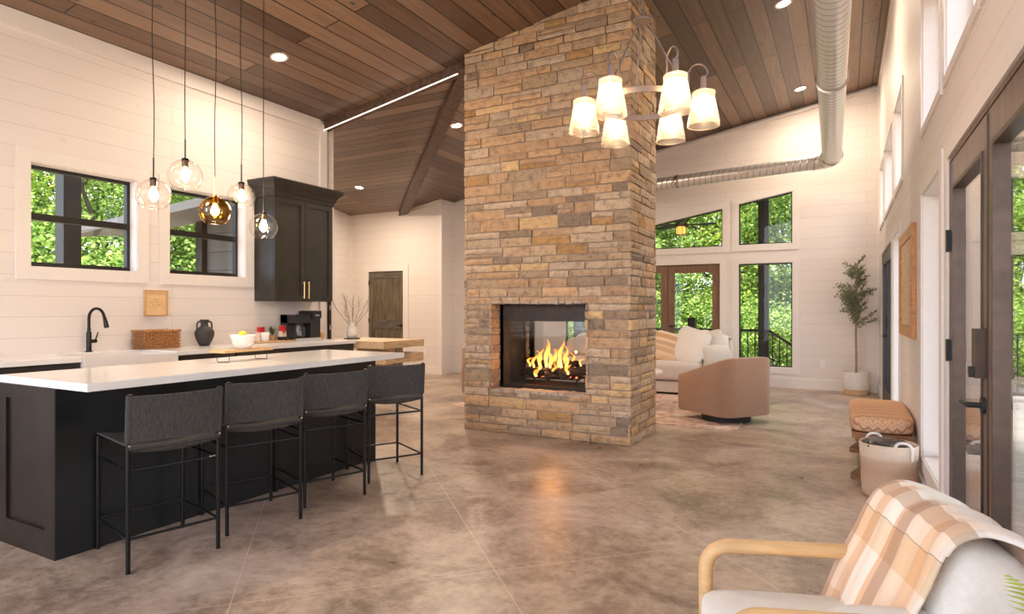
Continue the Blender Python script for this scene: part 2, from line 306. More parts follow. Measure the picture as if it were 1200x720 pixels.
m2 = N(n, 'ShaderNodeMath', operation='MULTIPLY'); m2.inputs[1].default_value = 1.9; L.new(z.outputs['Fac'], m2.inputs[0]); L.new(rf.outputs['Color'], mu.inputs[0]); L.new(m2.outputs[0], mu.inputs[1])
mx = N(n, 'ShaderNodeMixShader'); L.new(mu.outputs[0], mx.inputs[0]); L.new(tr.outputs[0], mx.inputs[1]); L.new(em.outputs[0], mx.inputs[2]); L.new(mx.outputs[0], n.nodes['Material Output'].inputs['Surface'])

# ------------------------------------------------------------------ object helpers
def B(): return bmesh.new()
def wm(o):
    M = Matrix.Translation(o.location) @ o.rotation_euler.to_matrix().to_4x4()
    return wm(o.parent) @ M if o.parent else M
def ob(name, bm, mat, parent=None, smooth=False, label=None, world=False, bev=0, loc=None, segs=2):
    if bev: bmesh.ops.bevel(bm, geom=[e for e in bm.edges if len(e.link_faces) == 2 and e.calc_face_angle(0) > .6], offset=bev, segments=segs, affect='EDGES', profile=.6, clamp_overlap=True)
    if world and parent: bm.transform(wm(parent).inverted())
    me = bpy.data.meshes.new(name); bmesh.ops.recalc_face_normals(bm, faces=bm.faces[:]); bm.to_mesh(me); bm.free()
    o = bpy.data.objects.new(name, me); C.objects.link(o)
    if isinstance(mat, (list, tuple)):
        for q in mat: me.materials.append(MATS[q])
    else: me.materials.append(MATS[mat])
    if smooth:
        for p in me.polygons: p.use_smooth = True
        if smooth != 'all': me.set_sharp_from_angle(angle=radians(40))
    if parent: o.parent = parent
    if label: o['label'] = label
    if loc: o.location = loc
    return o
def thing(name, label, cat, loc=(0, 0, 0), rz=0, group=None):
    o = bpy.data.objects.new(name, None); C.objects.link(o); o.empty_display_size = .1
    o.location = loc; o.rotation_euler = (0, 0, rz); o['label'] = label; o['category'] = cat
    if group: o['group'] = group
    return o
def tag(o, label, cat, group=None, kind=None):
    o['label'] = label; o['category'] = cat
    if group: o['group'] = group
    if kind: o['kind'] = kind
    return o
def struct(name, bm, mat, **k):
    o = ob(name, bm, mat, **k); o['kind'] = 'structure'; return o
def sroot(name, loc=(0, 0, 0)):
    o = bpy.data.objects.new(name, None); C.objects.link(o); o.location = loc; o['kind'] = 'structure'; return o
def box(bm, x0, x1, y0, y1, z0, z1):
    vs = [bm.verts.new((x, y, z)) for x in (x0, x1) for y in (y0, y1) for z in (z0, z1)]
    for f in ((0, 1, 3, 2), (4, 6, 7, 5), (0, 4, 5, 1), (2, 3, 7, 6), (0, 2, 6, 4), (1, 5, 7, 3)): bm.faces.new([vs[i] for i in f])
    return vs
def obox(bm, c, size, rot):
    vs = box(bm, -size[0]/2, size[0]/2, -size[1]/2, size[1]/2, -size[2]/2, size[2]/2)
    for v in vs: v.co = rot @ v.co + Vector(c)
    return vs
def bar(bm, p, q, w, h=None, up=(0, 0, 1)):
    p, q = Vector(p), Vector(q); d = (q-p); x = d.normalized(); u = Vector(up)
    if abs(x.dot(u)) > .98: u = Vector((1, 0, 0))
    y = u.cross(x).normalized(); z = x.cross(y); R = Matrix((x, y, z)).transposed()
    obox(bm, (p+q)/2, (d.length, w, h or w), R)
def tube(bm, pts, r, seg=8, caps=True, uv=None):
    P = [Vector(p) for p in pts]; n = len(P); rs = r if isinstance(r, (list, tuple)) else [r]*n
    if len(rs) != n: rs = [rs[min(len(rs)-1, int(i*(len(rs)-1)/(n-1)+.5))] for i in range(n)]
    T = [(P[min(i+1, n-1)]-P[max(i-1, 0)]).normalized() for i in range(n)]
    a = Vector((0, 0, 1)) if abs(T[0].z) < .9 else Vector((1, 0, 0)); u = T[0].cross(a).normalized(); rings = []
    for i in range(n):
        u = (u - T[i]*u.dot(T[i])).normalized(); v = T[i].cross(u)
        rings.append([bm.verts.new(P[i]+(u*cos(2*pi*k/seg)+v*sin(2*pi*k/seg))*rs[i]) for k in range(seg)])
    ln = 0
    lay = bm.loops.layers.uv.verify() if uv else None
    for i in range(n-1):
        l2 = ln+(P[i+1]-P[i]).length
        for k in range(seg):
            f = bm.faces.new((rings[i][k], rings[i][(k+1) % seg], rings[i+1][(k+1) % seg], rings[i+1][k]))
            if uv:
                for lp, (a_, b_) in zip(f.loops, ((k/seg, ln), ((k+1)/seg, ln), ((k+1)/seg, l2), (k/seg, l2))): lp[lay].uv = (a_, b_*uv)
        ln = l2
    if caps: bm.faces.new(rings[0][::-1]); bm.faces.new(rings[-1])
    return rings
def lathe(bm, prof, seg=24, c=(0, 0, 0), cap0=True, cap1=True):
    rings = []
    for r, z in prof: rings.append([bm.verts.new((c[0]+r*cos(2*pi*k/seg), c[1]+r*sin(2*pi*k/seg), c[2]+z)) for k in range(seg)])
    for a, b_ in zip(rings, rings[1:]):
        for k in range(seg): bm.faces.new((a[k], a[(k+1) % seg], b_[(k+1) % seg], b_[k]))
    if cap0: bm.faces.new(rings[0][::-1])
    if cap1: bm.faces.new(rings[-1])
    return rings
def arc(c, r, a0, a1, n, plane='xz'):
    o = []
    for i in range(n+1):
        a = a0+(a1-a0)*i/n; u, v = r*cos(a), r*sin(a)
        o.append((c[0]+u, c[1], c[2]+v) if plane == 'xz' else (c[0], c[1]+u, c[2]+v) if plane == 'yz' else (c[0]+u, c[1]+v, c[2]))
    return o
def smooth_path(pts, it=2):
    P = [Vector(p) for p in pts]
    for _ in range(it):
        Q = [P[0]]
        for a, b_ in zip(P, P[1:]): Q += [a.lerp(b_, .25), a.lerp(b_, .75)]
        P = Q+[P[-1]]
    return P
def cushion(bm, sx, sy, sz, k=5, sub=7, M=None, pinch=0, puff=0, wob=0):
    t = bmesh.new(); bmesh.ops.create_cube(t, size=2); bmesh.ops.subdivide_edges(t, edges=t.edges[:], cuts=sub, use_grid_fill=True)
    for v in t.verts:
        p = v.co; m_ = max(abs(p.x), abs(p.y), abs(p.z)); nk = (abs(p.x)**k+abs(p.y)**k+abs(p.z)**k)**(1/k); p = p*(m_/nk)
        f = 1
        if pinch: f = (1-pinch*abs(p.x)**3)*(1-pinch*abs(p.y)**3)
        f *= 1+puff*(1-p.x*p.x)*(1-p.y*p.y)
        v.co = Vector((p.x*sx/2, p.y*sy/2, p.z*f*sz/2))
        if wob: v.co += v.co.normalized()*wob*noise.noise(v.co*9)
        if M: v.co = M @ v.co
    lay = t.loops.layers.uv.verify()
    me = bpy.data.meshes.new('t'); t.to_mesh(me); t.free(); bm.from_mesh(me); bpy.data.meshes.remove(me)
def uv_xy(o, ax=(0, 1)):
    me = o.data; lay = me.uv_layers.new(name='UVMap') if not me.uv_layers else me.uv_layers[0]
    lo = [min(v.co[a] for v in me.vertices) for a in ax]; hi = [max(v.co[a] for v in me.vertices) for a in ax]
    for l_ in me.loops:
        c_ = me.vertices[l_.vertex_index].co; lay.data[l_.index].uv = [(c_[a]-l0)/max(1e-6, h0-l0) for a, l0, h0 in zip(ax, lo, hi)]
def sheet(bm, rows, th=0, normal_up=None, uv=True):
    lay = bm.loops.layers.uv.verify(); nu, nv = len(rows[0]), len(rows)
    V = [[bm.verts.new(p) for p in r_] for r_ in rows]; fs = []
    for j in range(nv-1):
        for i in range(nu-1):
            f = bm.faces.new((V[j][i], V[j][i+1], V[j+1][i+1], V[j+1][i])); fs.append(f)
            for lp, (a, b_) in zip(f.loops, ((i, j), (i+1, j), (i+1, j+1), (i, j+1))): lp[lay].uv = (a/(nu-1), b_/(nv-1))
    if th: bmesh.ops.recalc_face_normals(bm, faces=bm.faces[:]); bmesh.ops.solidify(bm, geom=fs, thickness=th)
def copy_tree(o, parent=None):
    c = o.copy(); C.objects.link(c)
    if parent: c.parent = parent
    for ch in [x for x in o.children]: copy_tree(ch, c)
    return c

# wall with holes: mp(a, z, d) -> point; outline / holes are (a, z) lists
def wall(name, mp, outline, holes, mat, th=.16):
    bm = B(); loops = [outline]+holes; flat = [p for l_ in loops for p in l_]
    tris = tessellate_polygon([[Vector((p[0], p[1], 0)) for p in l_] for l_ in loops])
    F = [bm.verts.new(mp(p[0], p[1], 0)) for p in flat]; K = [bm.verts.new(mp(p[0], p[1], th)) for p in flat]
    for t in tris:
        bm.faces.new([F[i] for i in t]); bm.faces.new([K[i] for i in t][::-1])
    s = 0
    for l_ in loops:
        m_ = len(l_)
        for i in range(m_):
            a, b_ = s+i, s+(i+1) % m_; bm.faces.new((F[a], F[b_], K[b_], K[a]))
        s += m_
    return struct(name, bm, mat)
def offset(poly, d):
    """offset a convex polygon outward by d (inward when negative)"""
    n_ = len(poly); ar = sum(poly[i][0]*poly[(i+1) % n_][1]-poly[(i+1) % n_][0]*poly[i][1] for i in range(n_)); sg = 1 if ar > 0 else -1; o = []
    for i in range(n_):
        p0, p1, p2 = Vector(poly[i-1]), Vector(poly[i]), Vector(poly[(i+1) % n_])
        a, b_ = (p1-p0).normalized(), (p2-p1).normalized(); na = Vector((a.y, -a.x))*sg; nb = Vector((b_.y, -b_.x))*sg
        q = na+nb; q = q/(1+na.dot(nb)); o.append(tuple(p1+q*d))
    return o
def ringp(bm, mp, outer, inner, d0, d1):
    m_ = len(outer); V = [[bm.verts.new(mp(p[0], p[1], d)) for p in q] for q in (outer, inner) for d in (d0, d1)]
    o0, o1, i0, i1 = V
    for i in range(m_):
        j = (i+1) % m_
        for f in ((o0[i], o0[j], i0[j], i0[i]), (o1[i], o1[j], i1[j], i1[i]), (o0[i], o0[j], o1[j], o1[i]), (i0[i], i0[j], i1[j], i1[i])): bm.faces.new(f)
def slabp(bm, mp, poly, d0, d1):
    a = [bm.verts.new(mp(p[0], p[1], d0)) for p in poly]; b_ = [bm.verts.new(mp(p[0], p[1], d1)) for p in poly]; m_ = len(poly)
    bm.faces.new(a); bm.faces.new(b_[::-1])
    for i in range(m_): bm.faces.new((a[i], a[(i+1) % m_], b_[(i+1) % m_], b_[i]))
def rect(a0, a1, z0, z1): return [(a0, z0), (a1, z0), (a1, z1), (a0, z1)]
def window(name, mp, poly, frame='window_black', fw=.028, depth=.11, casing=.095, rail=None, cpoly=None):
    r_ = sroot(name)
    bm = B(); ringp(bm, mp, poly, offset(poly, -.008), -.002, depth+.04); ob('jamb', bm, 'trim_white', r_)
    inn = offset(poly, -.008)
    bm = B(); ringp(bm, mp, inn, offset(inn, -fw), depth-.015, depth+.035); fr = ob('window_frame', bm, frame, r_, bev=.003, segs=1)
    if rail:
        bm = B(); slabp(bm, mp, rect(inn[0][0]+fw*.5, inn[1][0]-fw*.5, rail-.028, rail+.028), depth-.02, depth+.03)
        slabp(bm, mp, rect(inn[0][0]+fw*.6, inn[1][0]-fw*.6, inn[0][1]+fw, inn[0][1]+fw+.014), depth-.012, depth+.02)
        ob('meeting_rail', bm, frame, r_)
    bm = B(); g_ = offset(inn, -fw*.8); slabp(bm, mp, g_, depth+.008, depth+.014); ob('glass_pane', bm, 'window_glass', r_)
    if casing:
        bm = B(); ringp(bm, mp, offset(poly, casing), poly, -.014, .002); ob('casing', bm, 'trim_white', r_, bev=.002, segs=1)
    return r_
mpK = lambda a, z, d: (-5.765-d, a, z)      # kitchen wall, inside faces +x
mpR = lambda a, z, d: (.467+d, a, z)        # right wall
mpF = lambda a, z, d: (a, 10.9+d, z)        # far wall
def ceil_z(x): return 3.639+.172*(x+5.765)
def hip_z(y): return 3.275+.172*(9.92-y)

# ------------------------------------------------------------------ shell
bm = B(); box(bm, -11, .63, -1.6, 11.06, -.2, 0); struct('floor', bm, 'stained_concrete')
Y0 = -1.5
# main roof plane (boards run along y) and the hip beyond the beam (boards run along x)
bm = B(); th = .14
def poly_slab(bm, pts, zf, th):
    a = [bm.verts.new((x, y, zf(x, y))) for x, y in pts]; b_ = [bm.verts.new((x, y, zf(x, y)+th)) for x, y in pts]; m_ = len(pts)
    bm.faces.new(a); bm.faces.new(b_[::-1])
    for i in range(m_): bm.faces.new((a[i], a[(i+1) % m_], b_[(i+1) % m_], b_[i]))
poly_slab(bm, [(-6.5, Y0), (.9, Y0), (.9, 11.3), (-5.36, 11.3), (-5.36, 10.56), (-8.515, 10.56), (-3.66, 5.705), (-6.5, 5.705)], lambda x, y: ceil_z(x), th)
struct('ceiling', bm, 'ceiling_boards')
bm = B(); poly_slab(bm, [(-9.5, 5.6), (-3.3, 5.6), (-3.62, 5.705), (-8.515, 10.56), (-9.5, 10.56)], lambda x, y: hip_z(y), th)
struct('ceiling_hip', bm, 'ceiling_boards_cross')
bm = B(); bar(bm, (-3.60, 5.68, 3.97), (-8.1, 10.14, 3.20), .17, .09); struct('trim_1', bm, 'beam_brown', bev=.006)
bm = B(); bar(bm, (-5.80, 5.71, 3.600), (-3.55, 5.71, ceil_z(-3.55)-.035), .09, .15); struct('trim_2', bm, 'beam_brown', bev=.006)
# kitchen wall
KW = [rect(2.502, 3.36, 1.62, 2.475), rect(3.66, 4.52, 1.62, 2.475)]
wall('wall_left', mpK, [(Y0, 0), (5.70, 0), (5.70, 3.64), (Y0, 3.64)], KW, 'shiplap')
bm = B(); box(bm, -5.77, -5.745, 5.60, 5.715, 0, 3.60); struct('trim_3', bm, 'trim_white')
bm = B(); box(bm, -5.77, -5.742, Y0, 5.60, 3.50, 3.655); struct('trim_4', bm, 'trim_white')
for i, q in enumerate(KW): window('window_%d' % (i+1), mpK, q, rail=2.045, casing=.10, depth=.125)
# alcove behind the kitchen wall
mpA = lambda a, z, d: (a, 9.92+d, z)
wall('wall_alcove_side', lambda a, z, d: (-9.28-d, a, z), [(6.8, 0), (9.92, 0), (9.92, hip_z(9.92)+.03), (6.8, hip_z(6.8)+.03)], [], 'shiplap')
wall('wall_alcove_front', lambda a, z, d: (a, 5.78+d, z), [(-7.95, 0), (-5.80, 0), (-5.80, 3.99), (-7.95, 3.99)], [], 'shiplap', th=.1)
bm = B(); bar(bm, (-7.95, 5.83, 1.95), (-9.36, 6.82, 1.95), .1, 3.9); struct('wall_alcove_angle', bm, 'shiplap')
DO = rect(-8.79, -7.875, 0, 2.065)
wall('wall_back', mpA, [(-9.28, 0), (-8.79, 0), (-8.79, 2.065), (-7.875, 2.065), (-7.875, 0), (-6.934, 0), (-6.934, ceil_z(-6.934)+.02), (-7.88, 3.29), (-9.28, 3.29)], [], 'shiplap')
wall('wall_jog', lambda a, z, d: (-6.934-d, a, z), [(10.08, 0), (10.36, 0), (10.36, ceil_z(-6.934)+.02), (10.08, ceil_z(-6.934)+.02)], [], 'shiplap')
wall('wall_passage', lambda a, z, d: (a, 10.36+d, z), [(-6.934, 0), (-5.2, 0), (-5.2, ceil_z(-5.2)+.02), (-6.934, ceil_z(-6.934)+.02)], [], 'shiplap')
wall('wall_step', lambda a, z, d: (-5.2-d, a, z), [(10.36, 0), (10.95, 0), (10.95, ceil_z(-5.2)+.02), (10.36, ceil_z(-5.2)+.02)], [], 'shiplap')
bm = B(); box(bm, -8.93, -8.79, 9.905, 9.92, 0, 2.2); box(bm, -7.875, -7.745, 9.905, 9.92, 0, 2.2); box(bm, -8.79, -7.875, 9.905, 9.92, 2.065, 2.2); struct('trim_5', bm, 'trim_white')
bm = B(); box(bm, -7.745, -6.934, 9.90, 9.92, 0, .14); box(bm, -6.934, -6.915, 9.90, 10.36, 0, .14); box(bm, -6.934, -5.2, 10.34, 10.36, 0, .14); struct('baseboard_back', bm, 'trim_white')
bm = B(); bar(bm, (-9.26, 9.905, 3.24), (-7.9, 9.905, 3.24), .02, .08); bar(bm, (-7.9, 9.905, 3.235), (-6.93, 9.905, ceil_z(-6.93)-.04), .02, .09); box(bm, -6.99, -6.915, 9.895, 9.92, .14, 3.38); box(bm, -9.28, -9.25, 9.86, 9.92, 0, 3.25)
box(bm, -6.934, -6.91, 9.92, 10.36, 3.33, 3.42); struct('trim_6', bm, 'trim_white')
# rustic door
d3 = sroot('door_3', (-8.333, 9.94, 0))
bm = B(); box(bm, -.455, .455, -.0, .04, .01, 2.06); ob('door_leaf', bm, 'rustic_door', d3)
bm = B()
for x0, x1, z0, z1 in ((-.455, -.335, .01, 2.06), (.335, .455, .01, 2.06)): box(bm, x0, x1, -.012, 0, z0, z1)
ob('stile', bm, 'rustic_door', d3, bev=.004)
bm = B()
for z0, z1 in ((1.92, 2.06), (.88, 1.06), (.01, .22)): box(bm, -.335, .335, -.012, 0, z0, z1)
ob('rail', bm, 'rustic_rail', d3, bev=.004)
for z in (.25, 1.05, 1.83):
    bm = B(); box(bm, -.462, -.445, -.03, .0, z-.045, z+.045); ob('hinge', bm, 'matte_black', d3)
bm = B(); tube(bm, [(.40, -.06, .95), (.40, .0, .95)], .025, 12); tube(bm, [(.40, -.05, .95), (.33, -.055, .95)], .01, 8); ob('door_handle', bm, 'matte_black', d3)

# far wall
FX0 = -5.2
W3 = [(-1.571, 2.35), (-.734, 2.35), (-.734, 3.195), (-1.571, 3.05)]
W4 = rect(-1.571, -.734, .325, 2.045)
W5 = [(-3.65, 2.345), (-1.819, 2.345), (-1.819, 3.0), (-3.65, 2.685)]
W6 = rect(-4.74, -4.0, .325, 2.045)
W7 = [(-4.74, 2.345), (-4.0, 2.345), (-4.0, 2.60), (-4.74, 2.475)]
wall('wall_back_right', mpF, [(FX0, 0), (-3.665, 0), (-3.665, 2.06), (-1.865, 2.06), (-1.865, 0), (.467, 0), (.467, ceil_z(.467)+.02), (FX0, ceil_z(FX0)+.02)], [W3, W4, W5, W6, W7], 'shiplap')
for i, q in enumerate([W3, W4, W5, W6, W7]): window('window_%d' % (i+3), mpF, q, casing=.10, fw=.018, depth=.06)
bm = B(); bar(bm, (FX0, 10.885, ceil_z(FX0)-.065), (.467, 10.885, ceil_z(.467)-.065), .03, .13, up=(0, 1, 0)); 
struct('trim_7', bm, 'trim_white')
bm = B(); box(bm, -1.765, .467, 10.88, 10.9, 0, .16); box(bm, FX0, -3.765, 10.88, 10.9, 0, .16); struct('baseboard_back_right', bm, 'trim_white', bev=.004)
bm = B(); box(bm, -1.865, -1.765, 10.885, 10.9, 0, 2.16); box(bm, -3.765, -3.665, 10.885, 10.9, 0, 2.16); box(bm, -3.665, -1.865, 10.885, 10.9, 2.06, 2.16); struct('trim_8', bm, 'trim_white')
d4 = sroot('door_4', (-2.765, 10.93, 0))
bm = B(); ringp(bm, lambda a, z, d: (a, d, z), rect(-.90, .90, .0, 2.06), rect(-.885, .885, .02, 2.045), -.02, .1); ob('door_frame', bm, 'patio_wood', d4)
for s in (-1, 1):
    bm = B(); o_ = rect(min(s*.005, s*.882), max(s*.005, s*.882), .025, 2.04); q = rect(min(s*.12, s*.765), max(s*.12, s*.765), .25, 1.915); ringp(bm, lambda a, z, d: (a, d, z), o_, q, 0, .045); ob('door_leaf', bm, 'patio_wood', d4, bev=.004)
    bm = B(); slabp(bm, lambda a, z, d: (a, d, z), q, .018, .026); ob('glass_pane', bm, 'window_glass', d4)
bm = B(); tube(bm, [(.06, -.05, .98), (.06, 0, .98)], .022, 10); tube(bm, [(.06, -.045, .98), (.15, -.05, .98)], .009, 8); ob('door_handle', bm, 'matte_black', d4)

# right wall
def q4(a0, a1, z0, z1): return rect(a0, a1, z0, z1)
RW = [q4(4.05, 4.95, .29, 2.045), q4(6.88, 7.78, .29, 2.045), q4(2.0, 2.86, 2.485, 3.38), q4(2.98, 3.86, 2.485, 3.38), q4(4.06, 4.95, 2.485, 3.38), q4(6.56, 7.52, 2.485, 3.33), q4(7.78, 9.3, 2.485, 3.33), q4(9.56, 10.5, 2.485, 3.33)]
wall('wall_right', mpR, [(Y0, 0), (1.90, 0), (1.90, 2.035), (3.76, 2.035), (3.76, 0), (7.98, 0), (7.98, 2.035), (9.86, 2.035), (9.86, 0), (10.9, 0), (10.9, 4.73), (Y0, 4.73)], RW, 'shiplap')
for i, q in enumerate(RW): window('window_%d' % (i+8), mpR, q, frame='trim_white', fw=.03, depth=.12, casing=.09 if i in (0, 1) else .05)
bm = B()
for a0, a1 in ((Y0, 1.8), (3.86, 7.88), (9.96, 10.88)): box(bm, .45, .467, a0, a1, 0, .14)
struct('baseboard_right', bm, 'trim_white', bev=.003)
bm = B()
for a0, a1 in ((1.90, 3.76), (7.98, 9.86)):
    box(bm, .452, .467, a0-.09, a0, 0, 2.125); box(bm, .452, .467, a1, a1+.09, 0, 2.125); box(bm, .452, .467, a0, a1, 2.035, 2.125)
struct('trim_9', bm, 'trim_white')
bm = B(); box(bm, .445, .467, Y0, 10.88, 4.60, 4.73); struct('trim_10', bm, 'trim_white')
bm = B(); box(bm, .440, .467, 10.84, 10.9, .16, 4.60); struct('trim_11', bm, 'trim_white')
def glazed_pair(name, y0, y1, mat, hinge_far=True, lever_side=0):
    r_ = sroot(name, (.467, y0, 0)); w_ = y1-y0; mp = lambda a, z, d: (d, a, z)
    bm = B(); ringp(bm, mp, rect(0, w_, -.01, 2.035), rect(.022, w_-.022, .02, 2.013), -.004, .15); ob('door_frame', bm, mat, r_)
    mid = w_/2; ST = .09
    for a0, a1 in ((.024, mid-.004), (mid+.004, w_-.024)):
        o_ = rect(a0, a1, .024, 2.010); q = rect(a0+ST, a1-ST, .26, 1.88)
        bm = B(); ringp(bm, mp, o_, q, .0, .045); ob('door_leaf', bm, mat, r_, bev=.003)
        bm = B(); ringp(bm, mp, offset(q, .004), offset(q, -.016), -.006, .051); ob('glazing_bead', bm, 'bronze' if mat == 'door_brown' else mat, r_, bev=.002, segs=1)
        bm = B(); slabp(bm, mp, offset(q, -.006), .02, .026); ob('glass_pane', bm, 'window_glass', r_)
    return r_, mid, w_
d1, mid, w_ = glazed_pair('door_1', 1.90, 3.76, 'door_brown')
for z in (.25, 1.075, 1.62):
    bm = B(); box(bm, -.012, .0, w_-.05, w_-.012, z-.05, z+.05); tube(bm, [(-.014, w_-.026, z-.055), (-.014, w_-.026, z+.055)], .008, 8); ob('hinge', bm, 'matte_black', d1)
bm = B(); box(bm, -.035, .0, mid+.025, mid+.10, 1.02, 1.205); ob('keypad_lock', bm, 'bronze', d1, bev=.012)
bm = B(); box(bm, -.05, -.035, mid+.045, mid+.08, 1.03, 1.06); tube(bm, [(-.038, mid+.062, 1.06), (-.038, mid+.062, 1.02)], .012, 8); ob('thumb_turn', bm, 'matte_black', d1)
bm = B(); tube(bm, [(0, mid+.06, .915), (-.012, mid+.06, .915)], .032, 16); tube(bm, [(-.01, mid+.06, .915), (-.055, mid+.06, .915)], .011, 10); tube(bm, smooth_path([(-.055, mid+.055, .915), (-.058, mid+.10, .918), (-.056, mid+.175, .912)]), .0095, 8); ob('door_handle', bm, 'matte_black', d1)
bm = B(); box(bm, -.004, .012, mid-.012, mid+.012, .03, 2.0); ob('astragal', bm, 'bronze', d1)
d2, mid, w_ = glazed_pair('door_2', 7.98, 9.86, 'window_black')
bm = B(); tube(bm, [(0, mid-.06, .95), (-.05, mid-.06, .95)], .02, 10); tube(bm, [(-.05, mid-.06, .95), (-.05, mid-.17, .95)], .01, 8); ob('door_handle', bm, 'matte_black', d2)
bm = B(); box(bm, -.03, 0, mid-.09, mid-.03, 1.05, 1.19); ob('keypad_lock', bm, 'matte_black', d2, bev=.008)
for z in (.25, 1.05, 1.85):
    bm = B(); box(bm, -.014, .0, -.005, .03, z-.05, z+.05); ob('hinge', bm, 'matte_black', d2)

# ------------------------------------------------------------------ stone fireplace
CX0, CX1, CY0, CY1 = -3.587, -1.745, 5.549, 6.42
OX0, OX1, OZ0, OZ1 = -3.24, -2.20, .455, 1.33
fp = thing('stone_fireplace', 'floor-to-ceiling tan and grey ledge stone chimney with a see-through fireplace', 'fireplace', ((CX0+CX1)/2, (CY0+CY1)/2, 0))
IN = .019
bm = B()
def core(x0, x1, z0, z1): box(bm, x0, x1, CY0+IN, CY1-IN, z0, z1)
core(CX0+IN, OX0-IN, 0, OZ1+IN); core(OX1+IN, CX1-IN, 0, OZ1+IN); core(OX0-IN, OX1+IN, 0, OZ0-IN)
box(bm, CX0+IN, CX1-IN, CY0+IN, CY1-IN, OZ1+IN, 4.02)
# top follows the roof slope
vs = box(bm, CX0+IN, CX1-IN, CY0+IN, CY1-IN, 4.02, 4.4)
for v in vs:
    if v.co.z > 4.1: v.co.z = ceil_z(v.co.x)+.02
    else: v.co.z = 3.9
ob('mortar_core', bm, 'mortar', fp, world=True)
PAL = [((.56, .355, .20), 6), ((.50, .32, .185), 5), ((.52, .36, .225), 7), ((.44, .31, .20), 5), ((.37, .26, .17), 3), ((.56, .41, .28), 5), ((.46, .265, .11), 2), ((.54, .405, .285), 4), ((.30, .215, .15), 1.8), ((.64, .43, .22), 3)]
def pick():
    c = random.choices([p[0] for p in PAL], [p[1] for p in PAL])[0]; k = random.uniform(.88, 1.12); return tuple(x*k for x in c)
class Stone:
    def __init__(s): s.bm = B(); s.col = s.bm.loops.layers.float_color.new('stone')
    def add(s, O, U, V, Nn, u0, u1, v0, v1, depth, prot, col=None):
        """stone on a face: O origin, U/V in-face axes, Nn outward"""
        bm = s.bm; nu = max(2, int((u1-u0)/.07)+1); nv = 2; g = .0055; col = col or pick(); sl = random.uniform(-.008, .008)
        back = []; rows = []
        for j in range(nv+1):
            row = []
            for i in range(nu+1):
                fu, fv = i/nu, j/nv; eu = i in (0, nu); ev = j in (0, nv)
                u = u0+g+(u1-u0-2*g)*fu; v = v0+g+(v1-v0-2*g)*fv
                if eu: u += random.uniform(-.003, .003)
                if ev: v += random.uniform(-.0035, .0035)
                d = prot - (.007 if eu or ev else 0) + random.uniform(-.0035, .0035)+sl*(fu-.5)
                row.append(bm.verts.new(O+U*u+V*v+Nn*d))
            rows.append(row)
        fs = [bm.faces.new((rows[j][i], rows[j][i+1], rows[j+1][i+1], rows[j+1][i])) for j in range(nv) for i in range(nu)]
        rim = rows[0][:]+[r_[-1] for r_ in rows[1:]]+rows[-1][-2::-1]+[r_[0] for r_ in rows[-2:0:-1]]
        bk = []
        for v in rim:
            bk.append(bm.verts.new(v.co-Nn*((v.co-O).dot(Nn)+depth)))
        for i in range(len(rim)):
            j = (i+1) % len(rim); fs.append(bm.faces.new((rim[i], bk[i], bk[j], rim[j])))
        for f in fs:
            for l_ in f.loops: l_[s.col] = (*col, 1)
# shared courses
courses = [0]; z = 0
while z < 4.45:
    h_ = random.choice([.07, .08, .085, .095, .105, .115, .13]); z += h_; courses.append(z)
def snap(v): return min(range(len(courses)), key=lambda i: abs(courses[i]-v))
courses[snap(OZ0)] = OZ0; courses[snap(OZ1)] = OZ1
def course_face(st, O, U, Nn, width, hole=None, over=.0):
    V = Vector((0, 0, 1))
    for k in range(len(courses)-1):
        z0, z1 = courses[k], courses[k+1]
        spans = [(0, width)]
        if hole and z0 >= hole[2]-.001 and z1 <= hole[3]+.001: spans = [(0, hole[0]), (hole[1], width)]
        for a, b_ in spans:
            u = a; alt = k % 2
            while u < b_-1e-4:
                ln = random.uniform(.14, .46) if z1-z0 < .10 else random.uniform(.18, .50)
                if random.random() < .12: ln *= 1.5
                if b_-(u+ln) < .10: ln = b_-u
                e = min(b_, u+ln)
                if z1-z0 > .10 and random.random() < .30 and e-u > .14:
                    zm = z0+(z1-z0)*random.uniform(.4, .6)
                    st.add(O, U, V, Nn, u, e, z0, zm, .03, random.uniform(-.004, .008)); st.add(O, U, V, Nn, u, e, zm, z1, .03, random.uniform(-.004, .008))
                else: st.add(O, U, V, Nn, u, e, z0, z1, .03, random.uniform(-.006, .010))
                u = e
hw = CX1-CX0
hole = (OX0-CX0, OX1-CX0, OZ0, OZ1)
st = Stone()
course_face(st, Vector((CX0, CY0, 0)), Vector((1, 0, 0)), Vector((0, -1, 0)), hw, hole)
course_face(st, Vector((CX1, CY0, 0)), Vector((0, 1, 0)), Vector((1, 0, 0)), CY1-CY0)
course_face(st, Vector((CX0, CY0, 0)), Vector((0, 1, 0)), Vector((-1, 0, 0)), CY1-CY0)
course_face(st, Vector((CX0, CY1, 0)), Vector((1, 0, 0)), Vector((0, 1, 0)), hw, hole)
